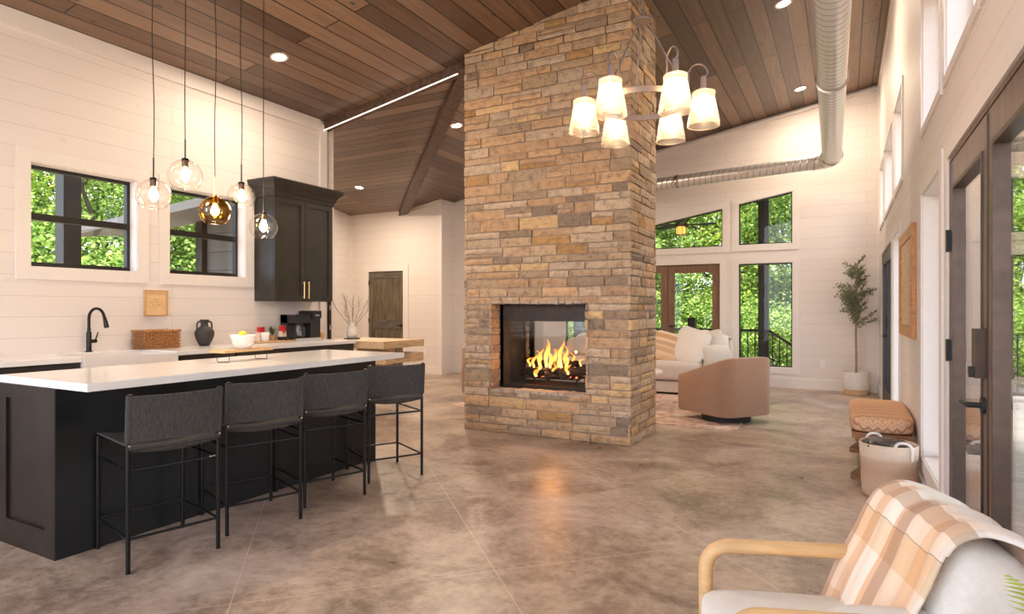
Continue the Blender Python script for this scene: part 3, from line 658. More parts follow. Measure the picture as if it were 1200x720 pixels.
# reveals of the opening, front and back
for yy, sgn in ((CY0, 1), (CY1, -1)):
    for k in range(len(courses)-1):
        z0, z1 = courses[k], courses[k+1]
        if z0 >= OZ0-.001 and z1 <= OZ1+.001:
            for xx, nn in ((OX0, 1), (OX1, -1)):
                st.add(Vector((xx, yy, 0)), Vector((0, sgn, 0)), Vector((0, 0, 1)), Vector((nn, 0, 0)), -.012, .185, z0, z1, .03, random.uniform(-.004, .004))
    u = 0
    while u < OX1-OX0-.01:
        e = min(OX1-OX0, u+random.uniform(.07, .14))
        st.add(Vector((OX0, yy, OZ0)), Vector((1, 0, 0)), Vector((0, sgn, 0)), Vector((0, 0, 1)), u, e, -.014, .185, .03, random.uniform(-.004, .006), (.50, .42, .34))
        st.add(Vector((OX0, yy, OZ1)), Vector((1, 0, 0)), Vector((0, sgn, 0)), Vector((0, 0, -1)), u, e, -.014, .185, .03, random.uniform(-.004, .006), (.50, .42, .34))
        u = e
bmesh.ops.bisect_plane(st.bm, geom=st.bm.verts[:]+st.bm.edges[:]+st.bm.faces[:], plane_co=(0, 0, ceil_z(0)+.03), plane_no=Vector((-.172, 0, 1)).normalized(), clear_outer=True)
ob('ledge_stones', st.bm, 'ledge_stone', fp, world=True)
# firebox
bm = B(); FY0, FY1 = CY0+.185, CY1-.17
box(bm, OX0-.02, OX0+.03, FY0, FY1, OZ0, OZ1); box(bm, OX1-.03, OX1+.02, FY0, FY1, OZ0, OZ1); box(bm, OX0, OX1, FY0+.02, FY1-.02, OZ0-.02, OZ0+.03); box(bm, OX0, OX1, FY0+.02, FY1-.02, OZ1-.06, OZ1+.02)
fb = ob('firebox', bm, 'firebrick', fp, world=True)
for yy, nme in ((FY0, 'front'), (FY1-.03, 'rear')):
    bm = B(); mpp = lambda a, z, d: (a, yy+d, z)
    ringp(bm, mpp, rect(OX0, OX1, OZ0+.005, OZ1-.005), rect(OX0+.045, OX1-.03, OZ0+.03, OZ1-.16), 0, .03)
    box(bm, OX0+.045, OX1-.03, yy-.012, yy+.012, OZ1-.175, OZ1-.16)
    ob('firebox_trim', bm, 'firebox_metal', fp, world=True, bev=.003, segs=1)
    bm = B(); slabp(bm, mpp, rect(OX0+.04, OX1-.025, OZ0+.03, OZ1-.16), .014, .018); ob('fire_screen_glass', bm, 'fire_glass', fp, world=True)
cx, cy, cz = (OX0+OX1)/2, (FY0+FY1)/2, OZ0+.03
bm = B()
for i in range(9): bar(bm, (cx-.30+.075*i, cy-.13, cz+.07), (cx-.30+.075*i, cy+.13, cz+.07), .014)
for sy in (-.11, .11): bar(bm, (cx-.33, cy+sy, cz+.062), (cx+.33, cy+sy, cz+.062), .014)
for sx in (-.3, .3):
    for sy in (-.11, .11): bar(bm, (cx+sx, cy+sy, cz), (cx+sx, cy+sy, cz+.06), .014)
ob('fire_grate', bm, 'iron', fp, world=True)
for (a, b_, r_, mt) in (((-.36, -.07, .115), (.10, -.10, .14), .050, 'char'), ((-.06, -.10, .10), (.40, -.02, .17), .058, 'bark'), ((-.30, .09, .13), (.30, .08, .12), .055, 'char'), ((-.38, .02, .24), (.05, -.02, .19), .036, 'char'), ((-.02, .04, .2), (.30, -.09, .23), .036, 'char')):
    bm = B(); P0, P1 = Vector(a)+Vector((cx, cy, cz)), Vector(b_)+Vector((cx, cy, cz)); pts = [P0.lerp(P1, i/8) for i in range(9)]
    tube(bm, pts, [r_*random.uniform(.88, 1.1) for _ in pts], 12); ob('log', bm, mt, fp, world=True, smooth=True)
bm = B()
for _ in range(60):
    p = Vector((cx+random.uniform(-.3, .3), cy+random.uniform(-.1, .1), cz+random.uniform(.085, .10))); r_ = random.uniform(.008, .022); obox(bm, p, (r_, r_*1.3, r_), Matrix.Rotation(random.random()*3, 3, 'Z'))
o = ob('embers', bm, 'ember', fp, world=True); o['kind'] = 'stuff'
for (fx, fy, fz, h_, r_) in tuple((a, b, c, d*.72, e*.62) for a, b, c, d, e in ((-.20, -.10, .17, .20, .035), (-.12, -.11, .15, .32, .045), (-.07, -.06, .17, .42, .05), (.0, -.11, .16, .22, .04), (.07, -.06, .18, .27, .035), (.115, -.10, .18, .40, .042), (.17, -.09, .17, .24, .035), (.26, -.07, .18, .16, .03), (-.27, -.06, .18, .13, .03), (.04, -.12, .10, .16, .05), (-.16, -.13, .08, .14, .05), (.20, -.12, .12, .14, .035), (.32, -.06, .20, .12, .022), (-.05, .08, .15, .30, .05), (.10, .08, .15, .25, .045), (-.16, -.05, .18, .24, .03), (-.02, -.09, .18, .34, .03), (.14, -.05, .2, .3, .028), (.22, -.05, .2, .2, .024))):
    bm = B(); n_ = 14; ph = random.random()*6; pts = []; rs = []
    for i in range(n_+1):
        t_ = i/n_; pts.append((cx+fx+sin(ph+t_*6)*.034*t_, cy+fy+cos(ph+t_*4)*.012*t_, cz+fz+h_*t_)); rs.append(max(.0015, r_*(1-t_)**.8*(.55+1.4*t_)*(1+.18*sin(9*t_+ph))))
    tube(bm, pts, rs, 10); ob('flame', bm, 'flame', fp, world=True, smooth='all')
ld = bpy.data.lights.new('fire_light', 'POINT'); ld.energy = LAMP_FIRE; ld.color = (1, .42, .12); ld.shadow_soft_size = .015
lo = bpy.data.objects.new('fire_light', ld); C.objects.link(lo); lo.parent = fp; lo.location = (cx-fp.location.x, cy-.1-fp.location.y, cz+.30)

# ------------------------------------------------------------------ open door leaf at the end of the kitchen wall
bm = B(); box(bm, -6.6, -5.722, 5.722, 5.762, .01, 2.05); d5 = struct('door_5', bm, 'window_black')
for z in (1.05, 1.30):
    bm = B(); box(bm, -5.722, -5.718, 5.728, 5.752, z-.03, z+.03); ob('strike_plate', bm, 'steel', d5)

# ------------------------------------------------------------------ kitchen run
def shaker(bm, mp, a0, a1, z0, z1, fr=.055, d=.02):
    ringp(bm, mp, rect(a0, a1, z0, z1), rect(a0+fr, a1-fr, z0+fr, z1-fr), -d, 0); slabp(bm, mp, rect(a0+fr*.8, a1-fr*.8, z0+fr*.8, z1-fr*.8), -.008, 0)
def base_cabinet(y0, y1, label, doors=2, drawer=True):
    t = thing('base_cabinet', label, 'cabinet', (-5.45, (y0+y1)/2, 0), 0, 'base cabinets along the kitchen wall')
    w_ = (y1-y0)/2-.001; top = .873 if drawer else .60
    bm = B(); box(bm, -.31, .30, -w_, w_, .10, top); box(bm, -.31, .24, -w_, w_, 0, .10); ob('body', bm, 'black_cabinet', t)
    mp = lambda a, z, d: (.30-d, a, z); ztop = .70 if drawer else .585
    for k in range(doors):
        a0 = -w_+.003+(2*w_)/doors*k; a1 = a0+2*w_/doors-.006
        bm = B(); shaker(bm, mp, a0, a1, .11, ztop); dr = ob('door', bm, 'black_cabinet', t)
        hy = a1-.04 if k == 0 and doors == 2 else a0+.04
        bm = B(); tube(bm, [(.345, hy, ztop-.18), (.345, hy, ztop-.05)], .005, 8); bar(bm, (.32, hy, ztop-.17), (.345, hy, ztop-.17), .008); bar(bm, (.32, hy, ztop-.06), (.345, hy, ztop-.06), .008); ob('handle', bm, 'brass', dr)
    if drawer:
        bm = B(); slabp(bm, mp, rect(-w_+.003, w_-.003, .71, .868), -.02, 0); dr = ob('drawer', bm, 'black_cabinet', t, bev=.002, segs=1)
        bm = B(); tube(bm, [(.345, -.07, .79), (.345, .07, .79)], .005, 8); bar(bm, (.32, -.06, .79), (.345, -.06, .79), .008); bar(bm, (.32, .06, .79), (.345, .06, .79), .008); ob('handle', bm, 'matte_black', dr)
    return t
base_cabinet(1.20, 2.555, 'long black base cabinet on the wall, left of the white apron sink')
base_cabinet(2.56, 3.31, 'black sink cabinet directly under the white apron sink', drawer=False)
base_cabinet(3.93, 4.72, 'black base cabinet under the mug and red packs, right of the dishwasher')
base_cabinet(4.725, 5.53, 'black base cabinet under the coffee maker at the wall end')
dw = thing('dishwasher', 'black dishwasher with steel handle under the dark vase on the wall counter', 'dishwasher', (-5.45, 3.62, 0))
bm = B(); box(bm, -.31, .28, -.303, .303, .02, .872); ob('body', bm, 'black_cabinet', dw)
bm = B(); box(bm, .28, .31, -.300, .300, .11, .868); ob('door', bm, 'black_plastic', dw, bev=.004)
bm = B(); tube(bm, [(.35, -.27, .80), (.35, .27, .80)], .011, 10); bar(bm, (.30, -.25, .80), (.35, -.25, .80), .012); bar(bm, (.30, .25, .80), (.35, .25, .80), .012); ob('handle', bm, 'steel', dw)
bm = B(); z0, z1 = .875, .915
box(bm, -5.763, -5.105, 1.20, 2.555, z0, z1); box(bm, -5.763, -5.60, 2.555, 3.31, z0, z1); box(bm, -5.763, -5.105, 3.31, 5.545, z0, z1)
bmesh.ops.remove_doubles(bm, verts=bm.verts[:], dist=.0005)
tag(ob('worktop', bm, 'quartz', bev=.003), 'long white worktop along the window wall with the sink cut into it', 'worktop')
sk = thing('apron_sink', 'white apron-front farmhouse sink under the left window', 'sink', (-5.345, 2.9325, .60))
bm = B(); w2 = .372
ringp(bm, lambda a, z, d: (a, z, d), [(-.25, -w2), (.27, -w2), (.27, w2), (-.25, w2)], [(-.235, -w2+.022), (.248, -w2+.022), (.248, w2-.022), (-.235, w2-.022)], .01, .30)
box(bm, -.25, .27, -w2, w2, .0, .02); ob('basin', bm, 'sink_white', sk, bev=.006)
bm = B(); lathe(bm, [(.04, .021), (.045, .024), (.02, .022)], 16); ob('drain', bm, 'steel', sk)
fc = thing('kitchen_faucet', 'matte black gooseneck faucet behind the apron sink', 'faucet', (-5.665, 2.89, .915), radians(12))
bm = B(); lathe(bm, [(.028, 0), (.028, .008), (.020, .012), (.020, .165), (.014, .175), (.014, .20)], 18); tube(bm, [(0, 0, .18), (0, 0, .27)]+arc((.085, 0, .285), .085, pi, .22, 12)+[(.185, 0, .255)], .012, 12, caps=True); ob('neck', bm, 'black_metal', fc, smooth=True)
bm = B(); tube(bm, [(.170, 0, .300), (.182, 0, .265), (.195, 0, .215), (.197, 0, .208)], [.013, .016, .020, .017], 12); ob('spray_head', bm, 'black_metal', fc, smooth=True)
bm = B(); tube(bm, [(0, .015, .09), (0, .065, .09)], .016, 12); tube(bm, [(0, .060, .095), (0, .085, .165)], [.006, .005], 8); ob('lever', bm, 'black_metal', fc, smooth=True)

wc = thing('wall_cabinet', 'tall black wall cabinet with crown moulding above the coffee maker', 'cabinet', (-5.765, 5.07, 1.37))
bm = B(); box(bm, .002, .305, -.43, .43, 0, 1.18); ob('body', bm, 'black_cabinet', wc, bev=.002, segs=1)
bm = B(); 
prof = [(.0, 1.14), (.012, 1.15), (.012, 1.18), (.03, 1.20), (.035, 1.23), (.06, 1.26), (.085, 1.28), (.09, 1.31), (.098, 1.315), (.098, 1.33)]
rings = [[bm.verts.new((x_, y_, z_)) for x_, y_ in ((.002, -.43-e), (.325+e, -.43-e), (.325+e, .43+e), (.002, .43+e))] for e, z_ in prof]
for a, b_ in zip(rings, rings[1:]):
    for k in range(4): bm.faces.new((a[k], a[(k+1) % 4], b_[(k+1) % 4], b_[k]))
bm.faces.new(rings[0][::-1]); bm.faces.new(rings[-1]); ob('crown', bm, 'black_cabinet', wc)
for s in (-1, 1):
    bm = B(); a0, a1 = (-.427, -.003) if s < 0 else (.003, .427); shaker(bm, lambda a, z, d: (.305-d, a, z), a0, a1, .003, 1.145, .06); dr = ob('door', bm, 'black_cabinet', wc)
    bm = B(); hy = s*.035; tube(bm, [(.35, hy, .03), (.35, hy, .225)], .0065, 8); bar(bm, (.32, hy, .045), (.35, hy, .045), .009); bar(bm, (.32, hy, .21), (.35, hy, .21), .009); ob('handle', bm, 'brass', dr)

# island
isl = thing('island_cabinet', 'black kitchen island base with a panelled end behind the bar stools', 'kitchen island', (-3.83, 2.87, 0))
bm = B(); box(bm, -.27, .303, -1.215, 1.19, 0, .873); ob('body', bm, 'island_black', isl, bev=.003, segs=1)
bm = B(); mp = lambda a, z, d: (a, -1.215+d, z); ringp(bm, mp, rect(-.27, .303, 0, .872), rect(-.20, .205, .14, .80), -.018, 0); slabp(bm, mp, rect(-.21, .215, .13, .81), -.004, .001); ob('end_panel', bm, 'island_end_brown', isl, bev=.003, segs=1)
bm = B(); box(bm, .303, .309, -1.232, 1.19, .0, .872); ob('back_panel', bm, 'island_black', isl)
bm = B(); box(bm, -4.13, -3.239, 1.645, 4.09, .875, .915); tag(ob('island_worktop', bm, 'quartz', bev=.003), 'white quartz top of the kitchen island with a stool-side overhang', 'worktop')

# timber bar at the end of the wall counter
tb = thing('timber_bar', 'thick light oak bar slab at the end of the wall counter', 'bar top', (-5.24, 5.97, 0))
bm = B(); box(bm, -.50, .51, -.375, .41, .812, .897); ob('slab', bm, 'pale_wood', tb, bev=.004)
bm = B(); box(bm, -.48, -.38, -.33, -.23, 0, .812); ob('leg', bm, 'pale_wood', tb); bm = B(); box(bm, -.48, -.38, .25, .35, 0, .812); ob('leg', bm, 'pale_wood', tb)
bm = B(); box(bm, .27, .54, -.38, -.25, .63, .735); box(bm, .27, .54, .14, .36, .63, .735); box(bm, .12, .50, -.25, .14, .63, .68); box(bm, .06, .13, -.30, .30, .60, .812); ob('lower_shelf', bm, 'pale_wood', tb, bev=.004)

# ------------------------------------------------------------------ bar stools
def stool_proto():
    t = thing('bar_stool', '', 'bar stool', (0, 0, 0), 0, 'black bar stools along the island'); hw_, hd = .213, .238
    for sx in (-1, 1):
        bm = B(); tube(bm, [(sx*hw_, -hd, 0), (sx*hw_, -hd, .60), (sx*(hw_-.002), -hd-.022, .868)], .0105, 10); ob('back_leg', bm, 'black_metal', t, smooth=True)
        bm = B(); tube(bm, [(sx*hw_, hd, 0), (sx*hw_, hd, .615)], .0105, 10); ob('front_leg', bm, 'black_metal', t, smooth=True)
        bm = B(); tube(bm, [(sx*hw_, -hd, .165), (sx*hw_, hd, .165)], .007, 8); ob('foot_rail', bm, 'black_metal', t, smooth=True)
        bm = B(); tube(bm, [(sx*hw_, -hd, .495), (sx*hw_, hd, .495)], .007, 8); ob('side_rail', bm, 'black_metal', t, smooth=True)
        bm = B(); tube(bm, [(sx*hw_, -hd, .608), (sx*hw_, hd, .608)], .009, 8); ob('seat_rail', bm, 'black_metal', t, smooth=True)
    for sy, z_ in ((-1, .165), (1, .165), (-1, .495), (1, .600)):
        bm = B(); tube(bm, [(-hw_, sy*hd, z_), (hw_, sy*hd, z_)], .007, 8); ob('cross_rail', bm, 'black_metal', t, smooth=True)
    bm = B(); rows = []
    for j in range(13):
        v = j/12; z_ = .632+.228*v; yb = -hd-.022*(z_-.6)/.268
        rows.append([((-1+2*i/16)*(hw_+.006), yb-.014-.020*(1-(-1+2*i/16)**4)*0+.0-.014*(1-(-1+2*i/16)**2), z_-.004*(1-(-1+2*i/16)**2)*(v)) for i in range(17)])
    sheet(bm, rows, .012); ob('backrest', bm, 'woven_black', t, smooth=True)
    for sx in (-1, 1):
        bm = B(); tube(bm, [(sx*(hw_+.0), -hd-.003, .632), (sx*(hw_-.0), -hd-.0215, .862)], .0165, 12); ob('backrest_sleeve', bm, 'woven_black', t, smooth=True)
    bm = B(); rows = []
    for j in range(13):
        v = j/12; yy = -hd-.01+(2*hd+.01)*v
        rows.append([((-1+2*i/16)*(hw_+.004), yy, .622-.022*(1-(-1+2*i/16)**2)-(.02 if j == 0 else 0)) for i in range(17)])
    sheet(bm, rows, .014); ob('seat', bm, 'woven_black', t, smooth=True)
    bm = B(); tube(bm, [(-hw_, -hd-.012, .607), (0, -hd-.026, .603), (hw_, -hd-.012, .607)], .012, 10); ob('seat_edge', bm, 'woven_black', t, smooth=True)
    for sx in (-1, 1):
        bm = B(); tube(bm, [(sx*hw_, -hd-.012, .619), (sx*hw_, -hd-.020, .619)], .006, 8); ob('bolt', bm, 'steel', t)
    return t
sp0 = stool_proto()
SL = ['black woven bar stool at the near end of the island, closest to the camera', 'second black woven bar stool counted from the near island end', 'third black woven bar stool counted from the near island end', 'black woven bar stool at the far end of the island, beside open floor']
for i, (x, y, a) in enumerate(((-3.225, 1.987, 77), (-3.215, 2.562, 70.5), (-3.205, 3.12, 70.5), (-3.18, 3.765, 62))):
    o = sp0 if i == 0 else copy_tree(sp0)
    o.location = (x, y, 0); o.rotation_euler = (0, 0, radians(a)); o['label'] = SL[i]

# ------------------------------------------------------------------ things on the counters
pc = thing('framed_print', 'small light wood framed line drawing hung on the wall above the wicker basket', 'picture', (-5.765, 3.523, 1.339))
bm = B(); ringp(bm, lambda a, z, d: (d, a, z), rect(-.111, .111, -.122, .122), rect(-.099, .099, -.110, .110), .001, .028); ob('frame', bm, 'light_oak', pc)
bm = B(); box(bm, .004, .016, -.1, .1, -.111, .111); ob('print', bm, 'kraft', pc)
bm = B()
def ln(pts): tube(bm, [(.017, a, z_) for a, z_ in pts], .0009, 5)
ln([(-.055, .005), (-.03, -.012), (0, -.022), (.03, -.018), (.05, .0), (.062, .03)]); ln([(-.055, .005), (-.02, .012), (.01, .004), (.03, .02), (.038, .03)]); ln([(-.02, .014), (-.025, .032), (-.01, .038), (.005, .03), (.008, .006)]); ln([(-.04, -.006), (-.01, -.035), (.025, -.035), (.045, -.004)]); ln([(.0, .034), (.02, .045), (.034, .034)])
ob('line_drawing', bm, 'line_ink', pc)
wb = thing('wicker_basket', 'brown woven wicker basket on the wall counter beside the dark vase', 'basket', (-5.63, 3.455, .915))
def woven_box(lx, ly, h_, rows_, r_=.009):
    bm = B(); nx, ny = 7, 12
    stk = [(-lx+2*lx*i/nx, -ly) for i in range(nx)]+[(lx, -ly+2*ly*i/ny) for i in range(ny)]+[(lx-2*lx*i/nx, ly) for i in range(nx)]+[(-lx, ly-2*ly*i/ny) for i in range(ny)]; M_ = len(stk)
    for k in range(rows_):
        z_ = r_+(h_-2*r_)*k/(rows_-1); pts = []
        for i, (x, y) in enumerate(stk):
            o_ = .0055*(1 if (i+k) % 2 else -1); n_ = Vector((x/lx if abs(abs(x)-lx) < 1e-6 else 0, y/ly if abs(abs(y)-ly) < 1e-6 else 0, 0)); pts.append(Vector((x, y, z_+random.uniform(-.0015, .0015)))+n_*o_)
        tube(bm, pts+[pts[0]], r_*.66, 6, caps=False)
    for x, y in stk[::1]: tube(bm, [(x*.985, y*.985, 0), (x*.985, y*.985, h_)], .004, 5)
    return bm
ob('weave', woven_box(.095, .165, .165, 11), 'wicker', wb, smooth='all')
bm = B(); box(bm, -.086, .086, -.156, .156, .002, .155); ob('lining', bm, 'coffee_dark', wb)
bm = B(); pts = [(-.1, -.17, .165), (.1, -.17, .165), (.1, .17, .165), (-.1, .17, .165), (-.1, -.17, .165)]; tube(bm, pts, .010, 8); ob('rim', bm, 'wicker', wb, smooth=True)
vs_ = thing('two_handled_vase', 'dark charcoal two-handled urn vase on the wall counter', 'vase', (-5.60, 3.92, .915), radians(90))
bm = B(); lathe(bm, [(.040, 0), (.046, .004), (.075, .06), (.089, .105), (.090, .135), (.078, .165), (.050, .185), (.036, .195), (.033, .22), (.038, .250), (.043, .258), (.040, .262), (.030, .258), (.026, .22)], 32, cap1=False); ob('body', bm, 'dark_clay', vs_, smooth='all')
for s in (-1, 1):
    bm = B(); tube(bm, smooth_path([(s*.034, 0, .236), (s*.062, 0, .244), (s*.080, 0, .225), (s*.082, 0, .185), (s*.074, 0, .160)]), .0085, 10); ob('handle', bm, 'dark_clay', vs_, smooth=True)
tr = thing('wooden_tray', 'long light wood tray on the wall counter left of the coffee maker', 'tray', (-5.60, 4.76, .915))
bm = B(); box(bm, -.11, .11, -.32, .30, .004, .016); ob('board', bm, 'light_oak', tr, bev=.004)
for s in (-.28, .26):
    bm = B(); box(bm, -.1, .1, s-.012, s+.012, 0, .004); ob('foot', bm, 'light_oak', tr)
mg_ = thing('coffee_mug', 'white mug standing on the wooden tray', 'mug', (-5.56, 4.615, .931), radians(-100))
bm = B(); lathe(bm, [(.034, 0), (.040, .004), (.043, .05), (.043, .095), (.040, .095), (.039, .05), (.034, .008)], 28, cap1=False); ob('cup', bm, 'white_ceramic', mg_, smooth='all')
bm = B(); tube(bm, [(.041, 0, .078), (.062, 0, .076), (.070, 0, .05), (.060, 0, .026), (.041, 0, .022)], .0055, 8); ob('handle', bm, 'white_ceramic', mg_, smooth=True)
for nme, y_, h_, lb, wd in (('coffee_pouch', 4.62, .155, 'red pouch standing behind the white mug on the tray', .045), ('coffee_pouch', 4.865, .165, 'red and cream pouch with a dark base on the tray right of the mug', .042)):
    p_ = thing(nme, lb, 'packet', (-5.64 if y_ < 4.7 else -5.58, y_, .931)); p_.rotation_euler = (0, 0, radians(14))
    bm = B(); rows = [(.026, 0, .0), (.028, 0, .04), (.024, 0, .5), (.006, 0, .93), (.004, 0, 1)]
    R = [[bm.verts.new((x, y, z_*h_)) for x, y in ((-t_, -wd), (t_, -wd), (t_, wd), (-t_, wd))] for t_, _, z_ in rows]
    for a, b_ in zip(R, R[1:]):
        for k in range(4): bm.faces.new((a[k], a[(k+1) % 4], b_[(k+1) % 4], b_[k]))
    bm.faces.new(R[0][::-1]); bm.faces.new(R[-1]); ob('bag', bm, 'cream_pack', p_, bev=.003)
    bm = B(); box(bm, -.012, .0185, -wd-.001, wd+.001, h_*.62, h_*.985); ob('top_band', bm, 'red_pack', p_)
    if y_ > 4.7:
        bm = B(); box(bm, -.031, .031, -wd-.002, wd+.002, .003, h_*.24); ob('base_band', bm, 'coffee_dark', p_)
    bm = B(); obox(bm, (.0215, .0, h_*.5), (.006, .05, .04), Matrix.Rotation(.1, 3, 'Y')); ob('label_patch', bm, 'red_pack', p_)
pl = thing('small_potted_plant', 'tiny green plant in a clay pot between the two red pouches', 'plant', (-5.60, 4.745, .931))
bm = B(); lathe(bm, [(.022, 0), (.030, .06), (.028, .06), (.024, .05)], 16, cap1=True); ob('pot', bm, 'light_oak', pl, smooth=True)
bm = B()
for k in range(26):
    a = random.random()*6.28; l_ = random.uniform(.05, .12); tl = random.uniform(.1, .6); d = Vector((cos(a)*tl, sin(a)*tl, 1)).normalized(); s_ = d.cross(Vector((0, 0, 1))).normalized()*.010; b0 = Vector((0, 0, .055))
    f = [bm.verts.new(p) for p in (b0, b0+d*l_*.6+s_, b0+d*l_, b0+d*l_*.6-s_)]; bm.faces.new(f)
bmesh.ops.solidify(bm, geom=bm.faces[:], thickness=.0012); ob('leaves', bm, 'green_leaf', pl)
cm = thing('coffee_maker', 'black drip coffee maker with a glass carafe on the wall counter', 'coffee maker', (-5.60, 5.17, .915))
bm = B(); box(bm, -.13, .12, -.20, .19, 0, .03); ob('base', bm, 'steel', cm, bev=.006)
bm = B(); box(bm, -.13, -.02, -.20, .03, .03, .30); box(bm, -.13, .11, -.20, .03, .205, .30); ob('brewer_housing', bm, 'black_plastic', cm, bev=.008)
bm = B(); box(bm, -.13, .10, .035, .19, .03, .305); ob('pod_housing', bm, 'black_plastic', cm, bev=.01)
bm = B(); box(bm, -.10, .13, .045, .18, .26, .345); ob('pod_head', bm, 'black_plastic', cm, bev=.012)
bm = B(); box(bm, -.08, .125, .055, .17, .345, .352); box(bm, .130, .134, .08, .145, .285, .30); ob('steel_trim', bm, 'steel', cm)
bm = B(); lathe(bm, [(.055, 0), (.066, .02), (.066, .09), (.045, .135), (.047, .145)], 24, (.045, -.085, .032), cap1=False); ob('carafe', bm, 'clear_globe', cm, smooth='all')
bm = B(); lathe(bm, [(.050, 0), (.050, .018), (.02, .022)], 24, (.045, -.085, .172)); tube(bm, [(.10, -.085, .165), (.135, -.085, .150), (.135, -.085, .08), (.110, -.085, .06)], .008, 8); ob('carafe_lid', bm, 'black_plastic', cm, smooth=True)
bm = B(); tube(bm, [(.07, -.21, .012), (.05, -.24, .02), (.03, -.29, .006)], .008, 8); tag(ob('coffee_scoop', bm, 'black_plastic', loc=(-5.56, 5.15, .924), smooth=True), 'small black scoop lying on the tray end by the coffee maker', 'scoop')
cn = thing('wooden_canister', 'small light wood canister right of the coffee maker', 'canister', (-5.60, 5.47, .915))
bm = B(); lathe(bm, [(.034, 0), (.036, .004), (.036, .062)], 24); ob('body', bm, 'light_oak', cn, smooth=True)
bm = B(); lathe(bm, [(.037, .062), (.037, .074), (.034, .078)], 24); ob('lid', bm, 'light_oak', cn, smooth=True)
# vase of branches on a dark round tray
pt_ = (-5.55, 5.95)
bm = B(); lathe(bm, [(.085, 0), (.10, .004), (.105, .014), (.100, .014), (.09, .007)], 32); tag(ob('round_tray', bm, 'matte_black', loc=(*pt_, .897), smooth=True), 'round dark tray under the white pitcher of branches', 'tray')
bv = thing('branch_pitcher', 'off-white ceramic pitcher holding bare branches on the dark tray', 'vase', (*pt_, .907), radians(60))
bm = B(); lathe(bm, [(.045, 0), (.060, .006), (.068, .05), (.064, .10), (.045, .15), (.034, .185), (.038, .20), (.034, .20), (.030, .18)], 28, cap1=False); ob('body', bm, 'cream_ceramic', bv, smooth='all')
bm = B(); tube(bm, [(.036, 0, .185), (.062, 0, .180), (.074, 0, .15), (.060, 0, .11)], .007, 8); ob('handle', bm, 'cream_ceramic', bv, smooth=True)
for k, (a, tl, l_) in enumerate(((200, .30, .50), (225, .95, .46), (170, .55, .50), (20, .22, .42), (0, .62, .52), (-30, 1.05, .50), (60, .1, .38), (150, 1.15, .40), (90, .45, .45), (250, .55, .44))):
    bm = B(); a = radians(a-40); d = Vector((cos(a)*tl, sin(a)*tl, 1)).normalized(); P0 = Vector((0, 0, .12)); pts = [P0]
    for i in range(9):
        d = (d+Vector((random.uniform(-.13, .13), random.uniform(-.13, .13), random.uniform(-.02, .12)))).normalized(); pts.append(pts[-1]+d*l_/9)
    tube(bm, pts, [.0042*(1-i/13) for i in range(10)], 5)
    for i in (3, 5, 6, 7):
        d2 = (pts[i+1]-pts[i]).normalized()+Vector((random.uniform(-.8, .8), random.uniform(-.8, .8), .2)); tube(bm, [pts[i], pts[i]+d2.normalized()*.05, pts[i]+d2.normalized()*.09+Vector((0, 0, .02))], [.0022, .0018, .001], 4)
    ob('branch', bm, 'twig', bv)
# riser board with bowl of lemons on the island
rb = thing('serving_riser', 'light wood serving board on wire feet standing on the island', 'serving board', (-3.755, 2.925, .915), radians(4))
bm = B(); box(bm, -.07, .07, -.215, .215, .066, .084); ob('board', bm, 'bent_wood', rb, bev=.007, segs=3)
for s in (-.165, .165):
    bm = B(); tube(bm, [(-.058, s, .068), (-.058, s, .006), (-.052, s, .002), (.052, s, .002), (.058, s, .006), (.058, s, .068)], .0022, 6); ob('wire_foot', bm, 'black_metal', rb)
bw = thing('white_bowl', 'white ceramic bowl on the wooden riser holding lemons', 'bowl', (-3.757, 2.93, .9995))
bm = B(); lathe(bm, [(.045, 0), (.050, .003), (.070, .032), (.084, .084), (.087, .098), (.083, .098), (.079, .084), (.064, .038), (.03, .014)], 36, cap1=True); ob('bowl', bm, 'white_ceramic', bw, smooth='all')
for i, (x, y, z_, lb) in enumerate(((-.03, -.022, .072, 'lemon at the near left of the white bowl'), (.032, -.010, .070, 'lemon at the right of the white bowl'), (-.005, .036, .074, 'lemon at the far side of the white bowl'), (.002, -.004, .104, 'topmost lemon in the white bowl'))):
    bm = B(); pr = [(max(.0008, .026*sqrt(max(0, 1-(t_/10.)**2))**.9), .036*t_/10) for t_ in range(-10, 11)]; pr = [(.001, -.041), (.006, -.036)]+pr[1:-1]+[(.006, .036), (.001, .041)]
    lathe(bm, pr, 18); bm.transform(Matrix.Rotation(pi/2, 4, 'X')); bm.transform(Matrix.Rotation(i*1.2, 4, 'Z'))
    tag(ob('lemon', bm, 'lemon', smooth='all', loc=(-3.757+x, 2.93+y, .9995+z_-.004)), lb, 'lemon', 'lemons in the white bowl')

